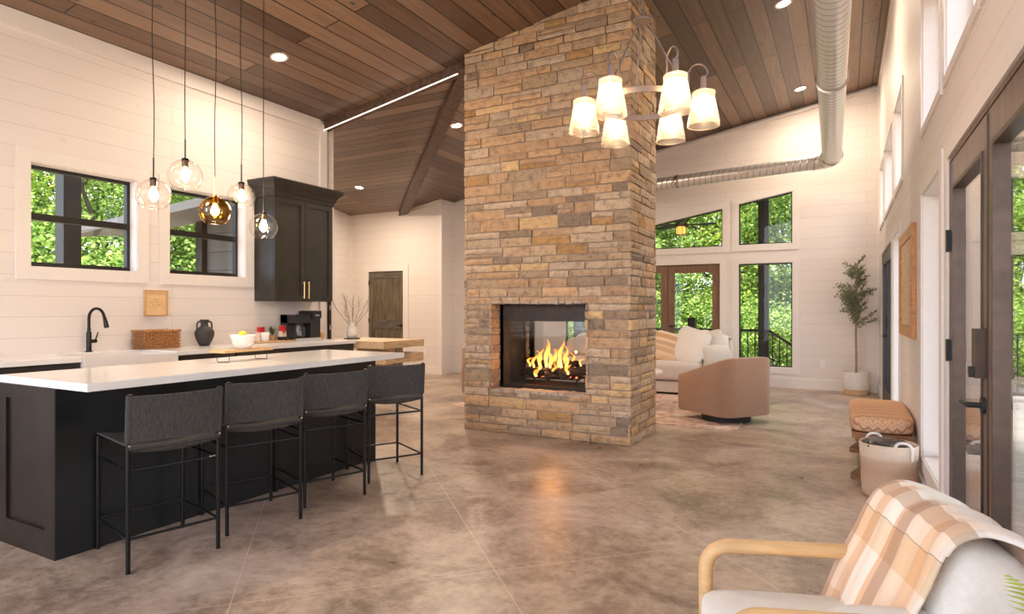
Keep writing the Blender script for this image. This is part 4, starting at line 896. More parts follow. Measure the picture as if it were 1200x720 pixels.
# ------------------------------------------------------------------ pendants over the island
def globe(kind, R, name='globe'):
    bm = B(); a0 = -.86; pr = []
    for i in range(25):
        a = a0+(pi/2-.16-a0)*i/24; pr.append((R*cos(a), R*sin(a)))
    lathe(bm, pr, 40, cap0=False, cap1=False); return bm
PEND = [(-3.70, 2.252, 1.974, .098, 'clear_globe', 'leftmost clear glass globe pendant over the island'), (-3.70, 2.456, 2.132, .102, 'clear_globe', 'highest hung clear glass globe pendant, second from left'),
        (-3.70, 2.667, 1.933, .100, 'amber_globe', 'amber glass globe pendant in the middle of the row'), (-3.70, 2.872, 2.069, .090, 'clear_globe', 'clear glass globe pendant just right of the amber one'),
        (-3.70, 3.058, 1.876, .097, 'clear_globe', 'lowest hung clear glass globe pendant, rightmost in the row')]
for (x, y, z_, R, gm, lb) in PEND:
    t = thing('pendant_lamp', lb, 'pendant lamp', (x, y, z_), 0, 'glass globe pendants over the island'); zc = ceil_z(x)-z_
    bm = B(); cpts = []
    for i in range(21):
        q = i/20; cpts.append((.006*sin(q*9+y*20)*sin(pi*q), .006*sin(q*7+y*9)*sin(pi*q), R+.13+(zc-.03-R-.13)*q))
    tube(bm, cpts, .0032, 6); ob('cord', bm, 'matte_black', t, smooth='all')
    bm = B(); lathe(bm, [(.055, 0), (.055, .02), (.01, .03)], 24, (0, 0, zc-.035)); ob('canopy', bm, 'matte_black', t, smooth=True)
    bm = B(); lathe(bm, [(.0045, 0), (.0045, .13)], 10, (0, 0, R)); lathe(bm, [(.024, -.004), (.02, .008), (.006, .012)], 20, (0, 0, R*.985)); ob('stem', bm, 'black_metal' if gm == 'clear_globe' else 'brass', t, smooth=True)
    bm = B(); lathe(bm, [(.019, -.045), (.019, 0)], 18, (0, 0, R*.985)); ob('socket', bm, 'bronze', t, smooth=True)
    ob('globe', globe(gm, R), gm, t, smooth='all')
    bm = B(); ta = R*cos(-.86); tube(bm, arc((0, 0, R*sin(-.86)), ta, 0, 2*pi, 40, 'xy'), .0018, 6, caps=False); ob('globe_rim', bm, gm, t, smooth='all')
    bm = B(); lathe(bm, [(.010, 0), (.012, -.012), (.020, -.026), (.0265, -.045), (.026, -.060), (.018, -.074), (.003, -.080)], 20, (0, 0, R-.048)); ob('bulb', bm, 'bulb_warm', t, smooth='all')
    ld = bpy.data.lights.new('pendant_light', 'POINT'); ld.energy = LAMP_PEND; ld.color = (1, .74, .48); ld.shadow_soft_size = .03
    lo = bpy.data.objects.new('pendant_light', ld); C.objects.link(lo); lo.parent = t; lo.location = (0, 0, -.055)

# ------------------------------------------------------------------ chandelier
ch = thing('ring_chandelier', 'six-light ring chandelier with seeded glass jar shades', 'chandelier', (-.91, 3.09, 2.33)); A0 = radians(-73.6)
bm = B(); RR = .225
ring = [[bm.verts.new((r_*cos(2*pi*k/64), r_*sin(2*pi*k/64), z_)) for r_, z_ in ((RR-.006, -.014), (RR+.006, -.014), (RR+.006, .014), (RR-.006, .014))] for k in range(64)]
for k in range(64):
    a, b_ = ring[k], ring[(k+1) % 64]
    for i in range(4): bm.faces.new((a[i], a[(i+1) % 4], b_[(i+1) % 4], b_[i]))
ob('ring', bm, 'chandelier_metal', ch, smooth=True)
bm = B(); lathe(bm, [(.046, -.006), (.048, 0), (.046, .006), (.012, .016), (.010, .03)], 28, (0, 0, .43)); ob('hub', bm, 'chandelier_metal', ch, smooth=True)
for k in range(3):
    a = A0+radians(120*k+60+12); c_, s_ = cos(a), sin(a)
    bm = B(); tube(bm, [(.036*c_, .036*s_, .40), (RR*c_, RR*s_, .025)], .0045, 8); tube(bm, arc((.036*c_, .036*s_, .412), .010, 0, 2*pi, 12), .0022, 6, caps=False); tube(bm, arc((RR*c_, RR*s_, .024), .010, 0, 2*pi, 12), .0022, 6, caps=False); ob('rod', bm, 'chandelier_metal', ch, smooth=True)
zc = ceil_z(-.91)-2.33
bm = B(); z_ = .462; k = 0
while z_ < zc-.05:
    M_ = Matrix.Translation((0, 0, z_+.014)) @ Matrix.Rotation(k*pi/2, 4, 'Z'); pts = [M_ @ Vector((.008*cos(q), 0, .017*sin(q))) for q in [2*pi*j/12 for j in range(13)]]; tube(bm, pts, .0024, 6, caps=False); z_ += .027; k += 1
c_ = ob('chain', bm, 'chandelier_metal', ch, smooth='all')
bm = B(); lathe(bm, [(.065, 0), (.065, .018), (.02, .035)][::-1], 28, (0, 0, zc-.05)); lathe(bm, [(.065, -.02), (.06, .02)], 28, (0, 0, zc-.02)); ob('canopy', bm, 'chandelier_metal', ch, smooth=True)
for k in range(6):
    a = A0+radians(30+60*k); c_, s_ = cos(a), sin(a); RS = .30
    P_ = lambda r_, z_: (r_*c_, r_*s_, z_)
    pts = [P_(RR, .0), P_(RR+.002, .11)]+[P_(RR+.0475-.0475*cos(q), .13+.055*sin(q)) for q in [pi*j/10 for j in range(11)]]+[P_(RS, .115)]
    bm = B(); tube(bm, pts, .0048, 8); arm = ob('arm', bm, 'chandelier_metal', ch, smooth='all')
    bm = B(); lathe(bm, [(.0145, .052), (.0145, .118), (.006, .122)], 18, P_(RS, 0)); ob('socket', bm, 'chandelier_metal', arm, smooth=True)
    bm = B(); lathe(bm, [(.052, .012), (.056, .018), (.056, .040), (.044, .047), (.014, .053)], 26, P_(RS, 0)); ob('jar_lid', bm, 'seeded_glass', arm, smooth=True)
    bm = B(); lathe(bm, [(.078, -.128), (.0765, -.10), (.055, .008), (.052, .014)], 32, P_(RS, 0), cap0=False, cap1=False); sh = ob('shade', bm, 'seeded_glass', ch, smooth='all')
    bm = B(); tube(bm, [(c_*RS+.078*cos(q), s_*RS+.078*sin(q), -.128) for q in [2*pi*j/32 for j in range(33)]], .0022, 6, caps=False); ob('shade_rim', bm, 'seeded_glass', sh, smooth='all')
    bm = B(); lathe(bm, [(.012, .03), (.014, .012), (.026, -.012), (.031, -.034), (.028, -.054), (.016, -.068), (.002, -.073)], 20, P_(RS, 0)); ob('bulb', bm, 'bulb_chandelier', sh, smooth='all')
    ld = bpy.data.lights.new('chandelier_light', 'POINT'); ld.energy = LAMP_CHAN; ld.color = (1, .70, .40); ld.shadow_soft_size = .035
    lo = bpy.data.objects.new('chandelier_light', ld); C.objects.link(lo); lo.parent = ch; lo.location = P_(RS, -.03)

# ------------------------------------------------------------------ recessed ceiling lights
DL = [(-4.93, 4.26, 'R', 'recessed ceiling light above the kitchen counter, right of the pendant cords'), (-4.71, 7.1, 'R', 'recessed ceiling light beside the top left of the stone chimney'),
      (-.57, 7.12, 'R', 'recessed ceiling light at the top edge of the picture left of the duct'), (-.57, 9.99, 'R', 'recessed ceiling light nearest the far gable wall beside the duct'), (-7.81, 8.56, 'L', 'recessed light in the hip ceiling above the rustic door')]
for x, y, kd, lb in DL:
    z_ = ceil_z(x) if kd == 'R' else hip_z(y); nrm = Vector((.172, 0, -1)) if kd == 'R' else Vector((0, -.172, -1))
    t = thing('recessed_light', lb, 'ceiling light', (x, y, z_), 0, 'recessed lights in the wood ceiling'); Rm = nrm.to_track_quat('Z', 'Y').to_matrix().to_4x4()
    bm = B(); lathe(bm, [(.066, -.004), (.088, -.004), (.086, .008), (.066, .006)], 32, cap0=False, cap1=False); bm.transform(Rm); ob('trim_ring', bm, 'trim_white', t, smooth=True)
    bm = B(); lathe(bm, [(.066, -.003), (.064, .003)], 32); bm.transform(Rm); ob('lens', bm, 'downlight_lens', t)
    ld = bpy.data.lights.new('downlight', 'AREA'); ld.shape = 'DISK'; ld.size = .12; ld.energy = LAMP_DOWN*(1.9 if kd == 'L' or x == -4.71 else 1); ld.color = (1, .80, .60)
    lo = bpy.data.objects.new('downlight', ld); C.objects.link(lo); lo.parent = t; lo.location = nrm.normalized()*.014; lo.rotation_euler = (-nrm).to_track_quat('Z', 'Y').to_euler()
bm = B(); bar(bm, (-5.74, 5.66, ceil_z(-5.74)-.116), (-3.74, 5.66, ceil_z(-3.74)-.116), .010, .008); tag(ob('lit_edge', bm, 'lit_edge_glow'), 'thin glowing bar added as light caught along the underside of the diagonal ceiling beam', 'lit edge')  # added glowing bar, stands in for sunlight catching the beam edge, no lamp

# ------------------------------------------------------------------ spiral duct
du = thing('spiral_duct', 'round galvanised spiral duct hung along the ceiling and turning across the far wall', 'air duct', (-.15, 9.7, 3.37))
DX = lambda y: -.075-.0153*(y-4.67)
bm = B(); tube(bm, [(DX(y), y, 3.37) for y in (-1.4, 2, 6.26, 8, 9.45)], .122, 32, uv=1/.16*.42, caps=False); ob('main_run', bm, 'spiral_duct', du, smooth='all', world=True)
P0 = Vector((DX(9.45), 9.45, 3.37)); P1 = Vector((-.42, 9.76, 3.37)); bm = B(); Q = Vector((DX(9.7), 9.72, 3.37)); pts = [P0*(1-t_)**2+Q*2*t_*(1-t_)+P1*t_*t_ for t_ in [i/8 for i in range(9)]]
tube(bm, pts, [.124-.018*i/8 for i in range(9)], 32, caps=False, uv=1.5); ob('elbow', bm, 'spiral_duct', du, smooth='all', world=True)
bm = B(); tube(bm, [P1, (-2.61, 10.18, 3.37), (-4.6, 10.55, 3.37)], .100, 32, uv=2.6, caps=False); ob('branch_run', bm, 'spiral_duct', du, smooth='all', world=True)
for y in (6.26, 9.42):
    bm = B(); lathe(bm, [(.123, -.012), (.140, -.004), (.140, .004), (.123, .012)], 32, cap0=False, cap1=False); bm.transform(Matrix.Translation((DX(y), y, 3.37)) @ Matrix.Rotation(pi/2, 4, 'X')); ob('flange', bm, 'steel', du, smooth=True, world=True)
bm = B(); lathe(bm, [(.101, -.03), (.106, -.02), (.106, .02), (.101, .03)], 32, cap0=False, cap1=False); bm.transform(Matrix.Translation((-2.40, 10.137, 3.37)) @ Matrix.Rotation(radians(79), 4, 'Z') @ Matrix.Rotation(pi/2, 4, 'X')); ob('coupling', bm, 'steel', du, smooth=True, world=True)
for y in (1.2, 6.6, 9.2):
    bm = B(); tube(bm, [(DX(y), y, 3.49), (DX(y), y, ceil_z(DX(y))+.01)], .004, 6); ob('hanger', bm, 'steel', du, world=True)
#PART3
# ------------------------------------------------------------------ living area
bm = B(); box(bm, -4.56, -1.0, 6.78, 9.45, 0, .010); o = ob('area_rug', bm, 'faded_rug', bev=.003, segs=1, loc=(0, 0, 0)); tag(o, 'faded pink and cream patterned rug under the swivel chair', 'rug')
sf = thing('sofa', 'light oatmeal fabric sofa in front of the wood patio doors', 'sofa', (-3.0, 9.62, 0))
bm = B(); box(bm, -1.30, 1.38, -.46, .48, .045, .205); ob('base', bm, 'sofa_fabric', sf, bev=.02, segs=3)
bm = B(); box(bm, -1.25, 1.33, -.42, .44, .012, .05); ob('plinth', bm, 'matte_black', sf)
for x0 in (-1.08, .05):
    bm = B(); cushion(bm, 1.12, .80, .29, 7, M=Matrix.Translation((x0+.56, -.10, .355))); ob('seat_cushion', bm, 'sofa_fabric', sf, smooth='all')
bm = B(); cushion(bm, 2.68, .24, .62, 8, sub=9, M=Matrix.Translation((.04, .40, .50))); ob('back_frame', bm, 'sofa_fabric', sf, smooth='all')
for x0 in (-1.08, .05):
    bm = B(); cushion(bm, 1.08, .24, .42, 5, pinch=.12, M=Matrix.Translation((x0+.55, .22, .68)) @ Matrix.Rotation(-.18, 4, 'X')); ob('back_cushion', bm, 'sofa_fabric', sf, smooth='all')
for s in (-1.2, 1.29):
    bm = B(); cushion(bm, .22, .94, .52, 6, M=Matrix.Translation((s, 0, .30))); ob('arm', bm, 'sofa_fabric', sf, smooth='all')
def pillow(name, label, mat, loc, size, th, rot, seed=0):
    bm = B(); cushion(bm, size, size, th, 7, sub=11, pinch=.55, puff=.25, wob=.012); bm.transform(Matrix.Rotation(pi/2, 4, 'X'))
    o = ob(name, bm, mat, smooth='all', loc=loc); uv_xy(o, (0, 2)); o.rotation_euler = rot; return tag(o, label, 'pillow', 'pillows on the sofa')
pillow('throw_pillow', 'orange and tan striped square pillow on the sofa', 'striped_orange', (-2.42, 9.50, .70), .46, .15, (radians(-22), radians(14), radians(-6)))
pillow('throw_pillow', 'large cream square pillow in the right corner of the sofa', 'white_fabric', (-2.06, 9.48, .72), .56, .20, (radians(-24), radians(14), radians(-24)))
pillow('throw_pillow', 'white pillow leaning on the sofa arm beside the large cream pillow', 'linen', (-1.80, 9.62, .74), .44, .16, (radians(-20), radians(-12), radians(-30)))
bm = B(); rows = []
for j in range(26):
    v = j/25; row = []
    for i in range(18):
        u = i/17; x = -2.30+.74*u; s_ = v*1.15
        if s_ < .45: y, z_ = 9.66+.25*s_/.45, .62+.31*s_/.45
        elif s_ < .70: a = (s_-.45)/.25; y, z_ = 9.91+.26*a, .93+.03*sin(pi*a)-.03*a
        else: a = (s_-.70)/.45; y, z_ = 10.165+.01*a, .90-.42*a
        z_ -= .30*max(0, u-.62)**1.3*(1 if s_ < .7 else .2)
        row.append((x+.02*sin(v*9), y+.008*sin(u*17+v*3), z_+.009*sin(u*23+v*5)))
    rows.append(row)
sheet(bm, rows, .008); tag(ob('draped_throw', bm, 'white_fabric', smooth='all'), 'white throw blanket draped over the right end of the sofa back', 'blanket')
ct = thing('coffee_table', 'low white coffee table in front of the sofa, mostly hidden by the chimney', 'coffee table', (-2.62, 7.95, .01))
bm = B(); lathe(bm, [(.50, .43), (.53, .435), (.53, .455), (.52, .46)], 48); ob('top', bm, 'white_ceramic', ct, smooth=True)
bm = B(); lathe(bm, [(.30, 0), (.30, .02), (.12, .06), (.12, .40), (.28, .43)], 40); ob('pedestal', bm, 'pale_wood', ct, smooth=True)
def barrel(label, loc, rz, mat='tan_upholstery'):
    t = thing('swivel_chair', label, 'armchair', loc, rz, 'swivel barrel chairs')
    bm = B(); lathe(bm, [(.27, 0), (.27, .075), (.24, .085)], 40); ob('swivel_base', bm, 'matte_black', t, smooth=True)
    path = [(-.385, .40), (-.39, .1)]; 
    path = []
    for i in range(6): path.append((-.385+.0*i, .39-.10*i))
    RC = .17; XL = .375; YB = -.385
    path = [(-XL, .38-(.38-(YB+RC))*i/6) for i in range(6)]
    path += [(-XL+RC+RC*cos(pi+(pi/2)*i/10), YB+RC+RC*sin(pi+(pi/2)*i/10)) for i in range(11)]
    path += [(-XL+RC+(2*XL-2*RC)*i/5, YB) for i in range(1, 5)]
    path += [(XL-RC+RC*cos(-pi/2+(pi/2)*i/10), YB+RC+RC*sin(-pi/2+(pi/2)*i/10)) for i in range(11)]
    path += [(XL, (YB+RC)+(.38-(YB+RC))*i/6) for i in range(1, 7)]
    n_ = len(path); bm = B(); sec = []
    for i, (x, y) in enumerate(path):
        p0, p1 = Vector(path[max(i-1, 0)]), Vector(path[min(i+1, n_-1)]); d = (p1-p0).normalized(); nx, ny = d.y, -d.x   # outward
        if nx*x+ny*(y) < 0: nx, ny = -nx, -ny
        k = (y+.39)/.78; zt = .745-.235*k**1.05; th_ = .105
        pts = []
        for f, z_ in ((-.012, .095), (.0, .12), (.004, .35), (.0, zt-.02), (-.012, zt-.004), (-.03, zt), (-.075, zt), (-.093, zt-.006), (-th_, zt-.025), (-th_, .30), (-th_, .10)):
            pts.append(bm.verts.new((x+nx*f, y+ny*f, z_)))
        sec.append(pts)
    for a, b_ in zip(sec, sec[1:]):
        m_ = len(a)
        for k in range(m_): bm.faces.new((a[k], a[(k+1) % m_], b_[(k+1) % m_], b_[k]))
    bm.faces.new(sec[0]); bm.faces.new(sec[-1][::-1]); ob('wraparound_back', bm, mat, t, smooth=True)
    bm = B(); box(bm, -.30, .30, -.30, .37, .095, .26); ob('seat_base', bm, mat, t, bev=.02)
    bm = B(); cushion(bm, .57, .66, .19, 6, M=Matrix.Translation((0, .05, .345))); ob('seat_cushion', bm, mat, t, smooth='all')
    return t
barrel('rust tan swivel barrel chair on the rug edge, its back to the room', (-1.205, 7.43, 0), radians(53))
barrel('tan barrel chair peeking out left of the stone chimney', (-4.50, 7.62, .010), radians(-60))
pillow('throw_pillow', 'cream pillow tip showing above the tan swivel chair back', 'linen', (-1.30, 7.50, .66), .40, .13, (radians(-14), 0, radians(53)))['group'] = 'pillow in the swivel chair'

# ------------------------------------------------------------------ olive tree
ot = thing('olive_tree', 'slender olive tree in a white two-tone pot in the far right corner', 'potted tree', (.155, 10.56, 0))
bm = B(); lathe(bm, [(.155, 0), (.165, .01), (.170, .085)], 40); ob('pot_foot', bm, 'pale_wood', ot, smooth=True)
bm = B(); lathe(bm, [(.170, .085), (.172, .09), (.175, .34), (.160, .34), (.158, .28)], 40, cap1=False, cap0=False); ob('pot', bm, 'white_ceramic', ot, smooth=True)
bm = B(); lathe(bm, [(.05, .29), (.159, .285)], 30, cap0=True, cap1=False); ob('soil', bm, 'trunk', ot)
tp = [(0, 0, .28), (.004, 0, .6), (-.006, .0, .9), (.004, .0, 1.2), (-.004, .004, 1.5), (.01, 0, 1.8), (.03, 0, 2.03)]
bm = B(); tube(bm, smooth_path(tp), [.018-.013*i/24 for i in range(25)], 8); ob('trunk', bm, 'trunk', ot, smooth=True)
rnd = random.Random(5); bmb = B(); bml = B()
def leaf(bm, p, d, l_, w_, rr):
    s_ = d.cross(Vector((rr.uniform(-1, 1), rr.uniform(-1, 1), rr.uniform(-1, 1)))).normalized()*w_
    n_ = d.cross(s_).normalized()*l_*.08
    f = [bm.verts.new(q) for q in (p, p+d*l_*.45+s_+n_, p+d*l_, p+d*l_*.45-s_+n_)]; bm.faces.new((f[0], f[1], f[2])); bm.faces.new((f[0], f[2], f[3]))
for k in range(52):
    z0 = rnd.uniform(1.0, 1.95); a = rnd.random()*6.283; el = rnd.uniform(.05, 1.1); L_ = .40*(1-.55*(z0-1.0)/.95)*rnd.uniform(.65, 1.1)
    d = Vector((cos(a)*cos(el), sin(a)*cos(el), sin(el))); p = Vector((0, 0, z0)); pts = [p]
    for i in range(6):
        d = (d+Vector((rnd.uniform(-.2, .2), rnd.uniform(-.2, .2), rnd.uniform(-.12, .14)))).normalized(); q = pts[-1]+d*L_/6
        q.x = min(q.x, .27); q.y = min(q.y, .28); pts.append(q)
    tube(bmb, pts, [.005*(1-i/8) for i in range(7)], 5)
    for i in range(1, 7):
        for _ in range(8):
            ld_ = (d+Vector((rnd.uniform(-1, 1), rnd.uniform(-1, 1), rnd.uniform(-.5, 1)))).normalized(); b0 = pts[i]+Vector((rnd.uniform(-.03, .03),)*3)
            e = b0+ld_*.055
            if e.x < .29 and e.y < .31: leaf(bml, b0, ld_, rnd.uniform(.035, .06), rnd.uniform(.006, .010), rnd)
ob('branches', bmb, 'trunk', ot); o = ob('leaves', bml, 'olive_leaf', ot); o['kind'] = 'stuff'

# ------------------------------------------------------------------ right wall: bench, basket, wooden frame
be = thing('upholstered_bench', 'bench with an orange zigzag woven cushion and X-shaped wood legs', 'bench', (.245, 5.82, 0))
bm = B(); box(bm, -.195, .19, -.57, .57, .315, .362); ob('seat_frame', bm, 'dark_oak', be, bev=.005)
bm = B(); cushion(bm, .42, 1.20, .125, 6, sub=11, puff=.12, M=Matrix.Translation((0, 0, .42))); ob('cushion', bm, 'zigzag_textile', be, smooth='all')
for y in (-.50, .50):
    for s in (-1, 1):
        bm = B(); bar(bm, (-.185*s, y+s*.018, .018), (.16*s, y+s*.018, .315), .035, .05); ob('leg', bm, 'dark_oak', be, bev=.004)
    bm = B(); box(bm, -.205, -.125, y-.035, y+.035, 0, .03); box(bm, .12, .20, y-.035, y+.035, 0, .03); ob('foot', bm, 'dark_oak', be)
rk = thing('rope_basket', 'cream coiled rope basket with handles standing in front of the bench', 'basket', (.265, 4.93, 0))
bm = B(); lathe(bm, [(.05, .001), (.145, .0), (.158, .012), (.166, .10), (.172, .25), (.176, .36), (.172, .368), (.164, .36), (.160, .25), (.150, .03)], 48, cap0=True, cap1=False)
for v in bm.verts:
    a = atan2(v.co.y, v.co.x); v.co.x *= 1+.015*sin(3*a+v.co.z*9); v.co.y *= 1+.015*cos(2*a+v.co.z*7)
ob('body', bm, 'coiled_rope', rk, smooth='all')
for a in (radians(-65), radians(115)):
    c_, s_ = cos(a), sin(a); bm = B(); tube(bm, smooth_path([(.178*c_-.055*s_, .178*s_+.055*c_, .28), (.186*c_-.055*s_, .186*s_+.055*c_, .36), (.180*c_-.03*s_, .180*s_+.03*c_, .395), (.180*c_+.03*s_, .180*s_+.03*c_, .395), (.186*c_+.055*s_, .186*s_+.055*c_, .36), (.178*c_+.055*s_, .178*s_+.055*c_, .28)]), .009, 8); ob('handle', bm, 'white_fabric', rk, smooth=True)
bm = B(); cushion(bm, .27, .27, .13, 4, sub=9, wob=.035, M=Matrix.Translation((.265, 4.93, .315))); tag(ob('dark_blanket', bm, 'leather_black', smooth='all'), 'black blanket stuffed into the top of the rope basket', 'blanket')
wf = thing('wood_wall_frame', 'orange-brown wood frame hung on the door-side wall above the bench', 'wall art', (.467, 6.0, 1.49))
mpW = lambda a, z, d: (-.002-d, a, z)
bm = B(); ringp(bm, mpW, rect(-.60, .56, -.43, .43), rect(-.51, .47, -.34, .34), .0, .030); ob('frame', bm, 'orange_wood', wf, bev=.004)
bm = B(); slabp(bm, mpW, rect(-.515, .475, -.345, .345), .004, .018); ob('inset_panel', bm, 'pale_wood', wf)
for (x, y, z_, ry, lb) in ((-.303, 10.9, .41, 0, 'white wall outlet low on the far wall beside the olive tree'), (-7.33, 9.92, .42, 0, 'white wall outlet low on the wall right of the rustic door')):
    t = thing('wall_outlet', lb, 'outlet', (x, y, z_)); bm = B(); box(bm, -.036, .036, -.008, -.001, -.058, .058); ob('plate', bm, 'outlet_white', t, bev=.003)
    for s in (-.022, .022):
        bm = B(); box(bm, -.016, .016, -.011, -.007, s-.014, s+.014); ob('socket', bm, 'outlet_white', t, bev=.002, segs=1)

# ------------------------------------------------------------------ foreground armchair
ac = thing('bentwood_armchair', 'bentwood armchair with off-white cushions in the near right corner', 'armchair', (-.384, 2.03, 0), radians(18.0))
Wd = .46
for y, z_ in ((0, 0), (-Wd, 0)):
    pts = [(0, y, 0), (-.005, y, .2), (-.008, y, .45)]+[(-.008+.075-.075*cos(a), y, .45+.075*sin(a)) for a in [pi/2*i/8 for i in range(1, 9)]]+[(.25, y, .528), (.46, y, .533), (.60, y, .50), (.66, y, .42)]
    pts = smooth_path(pts, 1); bm = B(); tube(bm, pts, .0225, 14); ob('arm', bm, 'bent_wood', ac, smooth=True)
    bm = B(); tube(bm, [(.66, y, .43), (.70, y, .0)], [.021, .016], 12); ob('back_leg', bm, 'bent_wood', ac, smooth=True)
bm = B(); box(bm, -.01, .66, -.035, -.012, .25, .30); box(bm, -.01, .66, -Wd+.012, -Wd+.035, .25, .30); box(bm, -.012, .02, -Wd+.01, -.01, .25, .30); box(bm, .60, .64, -Wd+.01, -.01, .25, .30); ob('seat_frame', bm, 'bent_wood', ac, bev=.005)
bm = B(); cushion(bm, .58, Wd-.045, .13, 7, sub=9, puff=.35, M=Matrix.Translation((.255, -Wd/2, .345))); ob('seat_cushion', bm, 'seat_white', ac, smooth='all')
th_ = radians(17); MB = Matrix.Translation((.55, -Wd/2, .505)) @ Matrix.Rotation(th_, 4, 'Y')
bm = B(); cushion(bm, .215, Wd+.02, .43, 4.2, sub=11, puff=.0, wob=.012, M=MB); ob('back_cushion', bm, 'linen', ac, smooth='all')
bm = B(); pth = [MB @ Vector((-.112, 0, z_)) for z_ in (-.18, .0, .13)]+[MB @ Vector(p) for p in ((-.10, 0, .19), (-.06, 0, .222), (0, 0, .232), (.06, 0, .222), (.10, 0, .19), (.115, 0, .12), (.12, 0, -.02), (.12, 0, -.12))]
bm.free()
bm = B(); box(bm, .66, .685, -Wd+.01, -.01, .35, .72); ob('back_panel', bm, 'tan_upholstery', ac, bev=.01)
bm = B(); cushion(bm, .34, .20, .075, 3.2, sub=8, M=Matrix.Translation((.375, -Wd-.02, .512)) @ Matrix.Rotation(.1, 4, 'X')); bm.transform(wm(ac)); tag(ob('arm_cushion', bm, 'seat_white', smooth='all'), 'white cushion lying over the near arm of the bentwood armchair', 'cushion')
# throw over the back cushion
def prof(s_):
    P = [(-.20, -.175), (-.150, -.06), (-.133, .06), (-.127, .14), (-.113, .20), (-.065, .243), (0, .252), (.065, .240), (.112, .20), (.130, .12), (.135, .0), (.135, -.10)]
    P = [(-.165, -.25)]+P[1:] ; P[0] = (-.165, -.25)
    x = s_*(len(P)-1); i = min(int(x), len(P)-2); f = x-i
    def g_(k): return Vector(P[max(0, min(len(P)-1, k))])
    p0, p1, p2, p3 = g_(i-1), g_(i), g_(i+1), g_(i+2)
    return .5*((2*p1)+(p2-p0)*f+(2*p0-5*p1+4*p2-p3)*f*f+(3*p1-p0-3*p2+p3)*f**3)
bm = B(); rows = []; NY = 34
for j in range(61):
    v = j/60; row = []
    for i in range(NY+1):
        u = i/NY; near = Wd+.005-.02*sin(v*3); y0 = .045-.03*v
        y = y0-(near+.03)*u; q = prof(v); fold = .0045*sin(u*20+v*4)+.003*sin(u*47+v*9)
        if u < .09: q = q+(q*-.10)*((.09-u)/.09)**2
        if u > .93 and v > .3: q = q*(1-.05*((u-.93)/.07)**2)
        n_ = q.normalized(); q = q+n_*(fold+.004)
        P = MB @ Vector((q.x, 0, q.y)); row.append((P.x, y, P.z))
    rows.append(row)
sheet(bm, rows, .007); bm.transform(wm(ac)); tb_ = ob('plaid_throw', bm, 'plaid_wool', smooth='all'); tag(tb_, 'tan and cream plaid throw blanket draped over the near armchair back', 'blanket')
bm = B(); MW = wm(ac)
for i in range(26):
    u = i/25; y = .045-(Wd-.045)*u; q = prof(0); P = MB @ Vector((q.x-.008, 0, q.y)); P = Vector((P.x, y, P.z)); pts = [P]
    for k in range(4): pts.append(pts[-1]+Vector((random.uniform(-.012, .006), random.uniform(-.008, .008), -.014)))
    if pts[-1].z > .40: tube(bm, [MW @ p for p in pts], [.0028, .0022, .002, .0018, .0015], 5)
o = ob('fringe', bm, 'twig', tb_); o['kind'] = 'stuff'

# fern whose frond tip reaches in from the right
fs_ = thing('plant_stand', 'small round wooden stand outside the right edge holding the fern', 'side table', (.335, 1.02, 0))
bm = B(); lathe(bm, [(.13, .43), (.135, .435), (.135, .452)], 32); ob('top', bm, 'light_oak', fs_, smooth=True)
for k in range(3):
    a = k*2.094; bm = B(); tube(bm, [(.09*cos(a), .09*sin(a), .43), (.115*cos(a), .115*sin(a), 0)], [.012, .009], 10); ob('leg', bm, 'light_oak', fs_, smooth=True)
fe = thing('potted_fern', 'fern with a bright green frond tip reaching in at the right edge', 'plant', (.335, 1.02, .452))
bm = B(); lathe(bm, [(.06, 0), (.085, .13), (.078, .13), (.05, .11)], 28); ob('pot', bm, 'white_ceramic', fe, smooth=True)
def frond(end, lift, nm_='frond'):
    bm = B(); P0 = Vector((0, 0, .11)); P2 = Vector(end); P1 = (P0+P2)/2+Vector((0, 0, lift)); pts = [P0*(1-t_)**2+P1*2*t_*(1-t_)+P2*t_*t_ for t_ in [i/24 for i in range(25)]]
    tube(bm, pts, [.0022*(1-i/28) for i in range(25)], 5)
    for i in range(5, 25):
        d = (pts[min(i+1, 24)]-pts[i-1]).normalized(); s_ = d.cross(Vector((0, 0, 1))).normalized(); l_ = .045*sin(pi*min(1, (25-i)/22))+.004
        for sg in (-1, 1):
            q = pts[i]; e = q+(s_*sg+d*.5).normalized()*l_; w_ = d*.006; f = [bm.verts.new(x) for x in (q-w_, q+w_, e+w_*.3+Vector((0, 0, -.004)))]; bm.faces.new(f)
    ob(nm_, bm, 'fern_green', fe)
tip = Vector((.262, 1.400, .798))-Vector((.335, 1.02, .452)); frond(tip, .12)
for e in ((.02, -.30, .25), (.10, -.12, .34), (-.10, -.26, .30), (.12, -.25, .18)): frond(e, .14)

# ------------------------------------------------------------------ outside: porches, railings, siding, fan
bm = B(); box(bm, -7, 3.4, 11.07, 13.25, -.22, -.05); box(bm, .64, 3.4, -1, 11.07, -.22, -.05); struct('porch_floor', bm, 'porch_boards')
bm = B(); box(bm, -7.2, 3.6, 11.3, 13.6, 3.78, 3.92); struct('porch_roof', bm, 'grey_siding')
bm = B(); box(bm, .66, 3.2, .5, 4.9, 2.36, 2.44); struct('door_canopy', bm, 'patio_wood')
def post(x, y, z1, w_, label, grp='dark porch posts'):
    t = thing('porch_post', label, 'post', (x, y, -.05), 0, grp)
    bm = B(); box(bm, -w_/2, w_/2, -w_/2, w_/2, 0, z1+.05); ob('shaft', bm, 'window_black', t, bev=.005, segs=1)
    bm = B(); box(bm, -w_/2-.015, w_/2+.015, -w_/2-.015, w_/2+.015, 0, .10); ob('base_block', bm, 'window_black', t); return t
p_ = post(-1.395, 13.0, 3.78, .19, 'dark porch post seen through the right far windows')
bm = B(); bar(bm, (-.09, 0, 3.45), (-.42, 0, 3.80), .09, .09); ob('brace', bm, 'window_black', p_)
